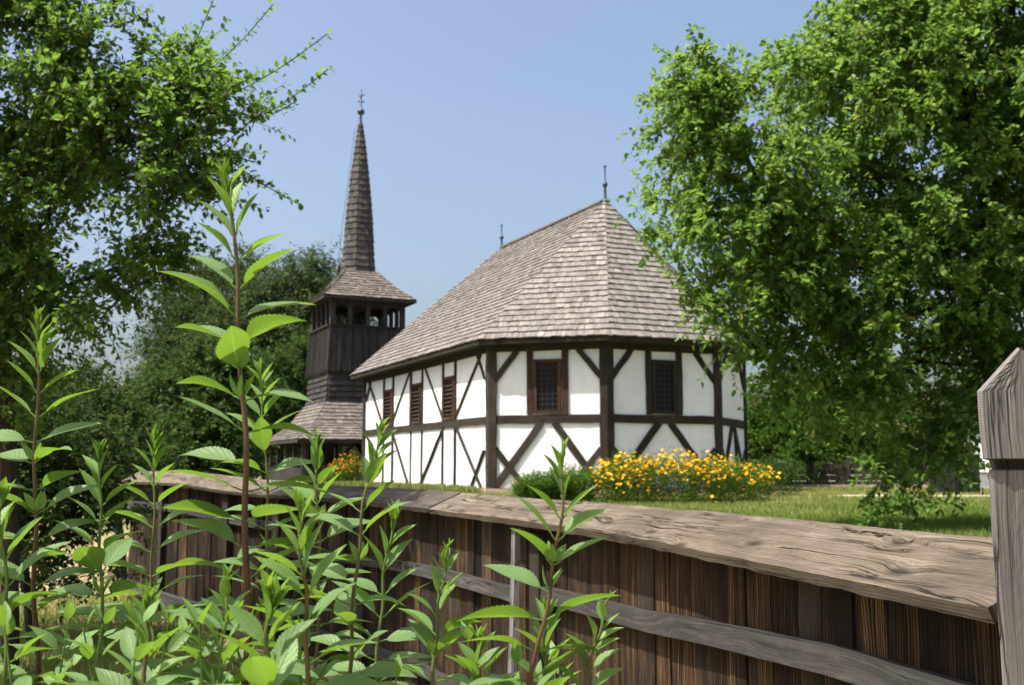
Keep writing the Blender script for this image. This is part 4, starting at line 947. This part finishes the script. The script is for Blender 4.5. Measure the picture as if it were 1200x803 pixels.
# ------------------------------------------------------------------ flower bed, bushes
def plantbed(name, label, centers, mat, stems, hgt, flowers, fm, seed, cat, kind=None, leaf=.06):
    rg = np.random.default_rng(seed); root = empty(name, (centers[0][0], centers[0][1], gz), label=label, cat=cat, kind=kind); o = np.array(root.location)
    P, D, U, sz, rn, FP = [], [], [], [], [], []
    for (x, y, rx, ry, h) in centers:
        n = int(stems*rx*ry)
        for _ in range(n):
            a, r = rg.uniform(0, 2*pi), sqrt(rg.random()); dx, dy = r*cos(a), r*sin(a); bx, by = x+dx*rx*.8, y+dy*ry*.8
            hh = h*rg.uniform(.72, 1.05)*(1-.28*r*r); tx, ty = bx+dx*.18, by+dy*.18; m = 17
            t = rg.random(m)**.7; p = np.stack([bx+(tx-bx)*t, by+(ty-by)*t, gz+hh*t], 1)+rg.normal(size=(m, 3))*.02
            P.append(p); dd = rg.normal(size=(m, 3)); dd[:, 2] = np.abs(dd[:, 2])*.4+.1; D.append(dd); U.append(rg.normal(size=(m, 3))*.4+np.array([0, 0, 1])); sz.append(rg.uniform(.6, 1.3, m)*leaf); rn.append(np.clip(rg.beta(2, 2, m), 0, 1))
            if rg.random() < flowers:
                for _k in range(rg.integers(1, 4)): FP.append((tx+rg.normal()*.05, ty+rg.normal()*.05, gz+hh+.02-abs(rg.normal())*.12*(1 if rg.random() < .6 else 2.4)))
    leaves_mesh('foliage', np.vstack(P)-o, np.vstack(D), np.vstack(U), np.concatenate(sz), LEAFN, np.concatenate(rn), M[mat], root, kind='stuff')
    if FP:
        FP = np.array(FP); n = len(FP); tilt = nrmz(np.stack([rg.normal(size=n)*.5-.2, rg.normal(size=n)*.5-.5, np.ones(n)], 1)); s1 = nrmz(np.cross(tilt, rg.normal(size=(n, 3)))); s2 = np.cross(tilt, s1)
        PP, DD, UU = [], [], []
        for k_ in range(8):
            an = 2*pi*k_/8; dr = s1*cos(an)+s2*sin(an); PP.append(FP); DD.append(dr+tilt*.12); UU.append(tilt)
        fs = np.tile(rg.uniform(.022, .042, n), 8); leaves_mesh('blossoms', np.vstack(PP)-o, np.vstack(DD), np.vstack(UU), fs, LEAF4, np.tile(rg.random(n), 8), M[fm], root, kind='stuff')
        m = MB()
        for p, t in zip(FP[:900], tilt[:900]):
            c = Vector(p-o)+Vector(t)*.006; m.lathe([(.009, -.004), (.007, .006), (0, .009)], c, 5)
        m.build('flower_centres', M['petal_o'], root, kind='stuff')
    return root
fx = lambda px, d: (px-600)/FPX*d
beds = []
for i, (px, d, rx, ry, h) in enumerate(((718, 20.2, .42, .8, .84), (748, 19.9, .55, .9, .96), (785, 19.9, .6, .95, 1.0), (826, 20.2, .6, 1.0, .95), (858, 20.5, .5, .9, .88), (878, 20.9, .36, .7, .76), (730, 20.8, .5, .8, .97))): beds.append((fx(px, d), d, rx, ry, h))
plantbed('flower_bed', 'wide bed of yellow orange daisy flowers in front of the apse', beds, 'leaf_mid', 600, .95, .30, 'petal', 3, 'flower bed', 'stuff')
plantbed('feathery_bush', 'small feathery light green bush left of the yellow flower bed', [(fx(640, 20.5), 20.5, .55, .6, .62), (fx(668, 20.3), 20.3, .5, .6, .7), (fx(622, 20.6), 20.6, .35, .4, .45)], 'leaf_mid', 1700, .6, .006, 'petal', 4, 'bush', leaf=.06)
plantbed('flower_bush', 'clump of orange yellow flowers at the far church corner beside the tower', [(fx(412, 39.5), 39.5, .55, .5, 1.25), (fx(398, 40), 40, .4, .5, 1.0)], 'leaf_mid', 420, 1.2, .7, 'petal_o', 6, 'flower bush', leaf=.09)
bx_ = fx(903, 24)
plantbed('dark_bush', 'dark green bush between the church corner and the low plank fence', [(bx_+.2, 24.5, .6, .6, 1.0)], 'leaf_d', 700, 1, 0, 'petal', 8, 'bush', leaf=.07)

# ------------------------------------------------------------------ background buildings and fences
def house(name, label, loc, rz, w_, dpt, hw, hr, wallm, roofm, door=True, over=.4):
    r = empty(name, loc, rz, label=label, cat='house'); m = MB()
    x, y = w_/2, dpt/2
    for a, b_ in (((-x, -y), (x, -y)), ((x, -y), (x, y)), ((x, y), (-x, y)), ((-x, y), (-x, -y))): m.face([(*a, -.2), (*b_, -.2), (*b_, hw), (*a, hw)], [(0, 0), (1, 0), (1, 1), (0, 1)], .5)
    for s_ in (-1, 1): m.face([(s_*x, -y, hw), (s_*x, y, hw), (s_*x, 0, hw+hr)], [(0, 0), (1, 0), (.5, 1)], .5)
    m.build('wall', wallm, r)
    sl_ = hr/y; s1 = MB(); E = lambda sx, sy: (sx*(x+over), sy*(y+over), hw-over*sl_+.05); T = lambda sx: (sx*(x+over), 0, hw+hr+.05)
    shingles(s1, E(-1, -1), E(1, -1), T(-1), T(1), exp=.24, wmin=.14, wmax=.26, lift=.04); shingles(s1, E(1, 1), E(-1, 1), T(1), T(-1), exp=.24, wmin=.14, wmax=.26, lift=.04)
    s1.face([Vector(v)-Vector((0, 0, .03)) for v in (E(-1, -1), E(1, -1), T(1), T(-1))], [(0, 0), (1, 0), (1, 1), (0, 1)], .3); s1.face([Vector(v)-Vector((0, 0, .03)) for v in (E(1, 1), E(-1, 1), T(-1), T(1))], [(0, 0), (1, 0), (1, 1), (0, 1)], .3)
    s1.build('roof', roofm, r)
    if door:
        dm = MB(); dm.box((-x*.35-.5, -y-.05, 0), (-x*.35+.5, -y-.01, 2.0)); dm.build('door', M['dark'], r)
        dm = MB(); dm.box((x*.3, -y-.05, 1.0), (x*.3+.8, -y-.01, 1.9)); dm.build('window', M['dark'], r)
    return r
M['tile'] = wood('clay_tile', (.10, .045, .03), (.24, .12, .08), (.34, .2, .14), 1.2, 9, .5, .01, tonevar=.7)
hp = at(1240, 560, 45); house('white_house', 'small whitewashed house with a brown roof behind the right tree', (hp.x, 45, gz), .25, 6, 5, 1.8, 1.3, M['plaster'], M['tile'])
hp = at(985, 560, 56); house('white_house', 'pale house with a clay roof beyond the low plank fence', (hp.x, 56, gz), -.15, 9, 6, 1.9, 2.3, M['plaster'], M['tile'])
hp = at(112, 560, 36); house('old_house', 'old house with a pale shingle roof beyond the left trees', (hp.x, 36, .8), .5, 7, 6, 1.5, 2.0, M['plaster'], M['shingle'], False)
# low plank fence with pale posts
lf = empty('plank_fence', (9.0, 37, gz), label='low dark plank fence with pale posts at the far edge of the lawn', cat='fence')
p0 = Vector((fx(905, 37), 37, gz))-lf.location; p1 = Vector((fx(1100, 36), 36, gz))-lf.location; e = (p1-p0).normalized(); nv = Vector((e.y, -e.x, 0)); Lq = (p1-p0).length
m = MB()
for zz in (.14, .34, .54, .74):
    m.beam(p0+Vector((0, 0, zz)), p1+Vector((0, 0, zz+.02)), .17, .03, nv, 8, .006)
m.build('plank_panel', M['timber'], lf)
q = 0.2
while q < Lq:
    m = MB(); c = p0+e*q-nv*-.06; m.beam(c, c+Vector((0, 0, R.uniform(.85, 1.05))), .14, .12, nv, 3, .006); m.build('post', M['rail'], lf); q += R.uniform(.95, 1.15)
m = MB(); m.beam(p0+nv*.12+Vector((0, 0, .02)), p1+nv*.12+Vector((0, 0, .02)), .16, .22, (0, 0, 1), 8, .01); m.build('stone_edge', M['plinth'], lf)
# grey board gate
gp = at(1120, 578, 27.5); gt = empty('board_gate', (gp.x, 27.5, gz), .1, label='grey brown board gate at the far side of the path', cat='gate')
m = MB()
for i in range(8): m.beam((-.5+i*.14, 0, .05), (-.5+i*.14, 0, .85+R.uniform(-.02, .02)), .13, .03, (0, -1, 0), 3, .003)
m.build('board_panel', M['tower_w'], gt)
for s_ in (-.62, .58):
    m = MB(); m.beam((s_, .03, 0), (s_, .03, 1.0), .12, .12, (0, -1, 0), 3, .003); m.build('gate_post', M['rail'], gt)
m = MB(); m.beam((-.58, .05, .7), (.56, .05, .7), .08, .05, (0, -1, 0)); m.beam((-.58, .05, .2), (.56, .05, .2), .08, .05, (0, -1, 0)); m.build('cross_bar', M['rail'], gt)
# whitewashed box at the house corner
wp = at(1148, 578, 34)
wb = empty('low_white_wall', (wp.x, 34, gz), .2, label='low whitewashed wall between the gate and the white house', cat='wall'); m = MB()
m.box((-.45, -.12, 0), (.5, .12, .5)); m.build('masonry', M['plaster'], wb); m = MB(); m.box((-.5, -.16, .5), (.55, .16, .55)); m.build('coping', M['shingle'], wb)
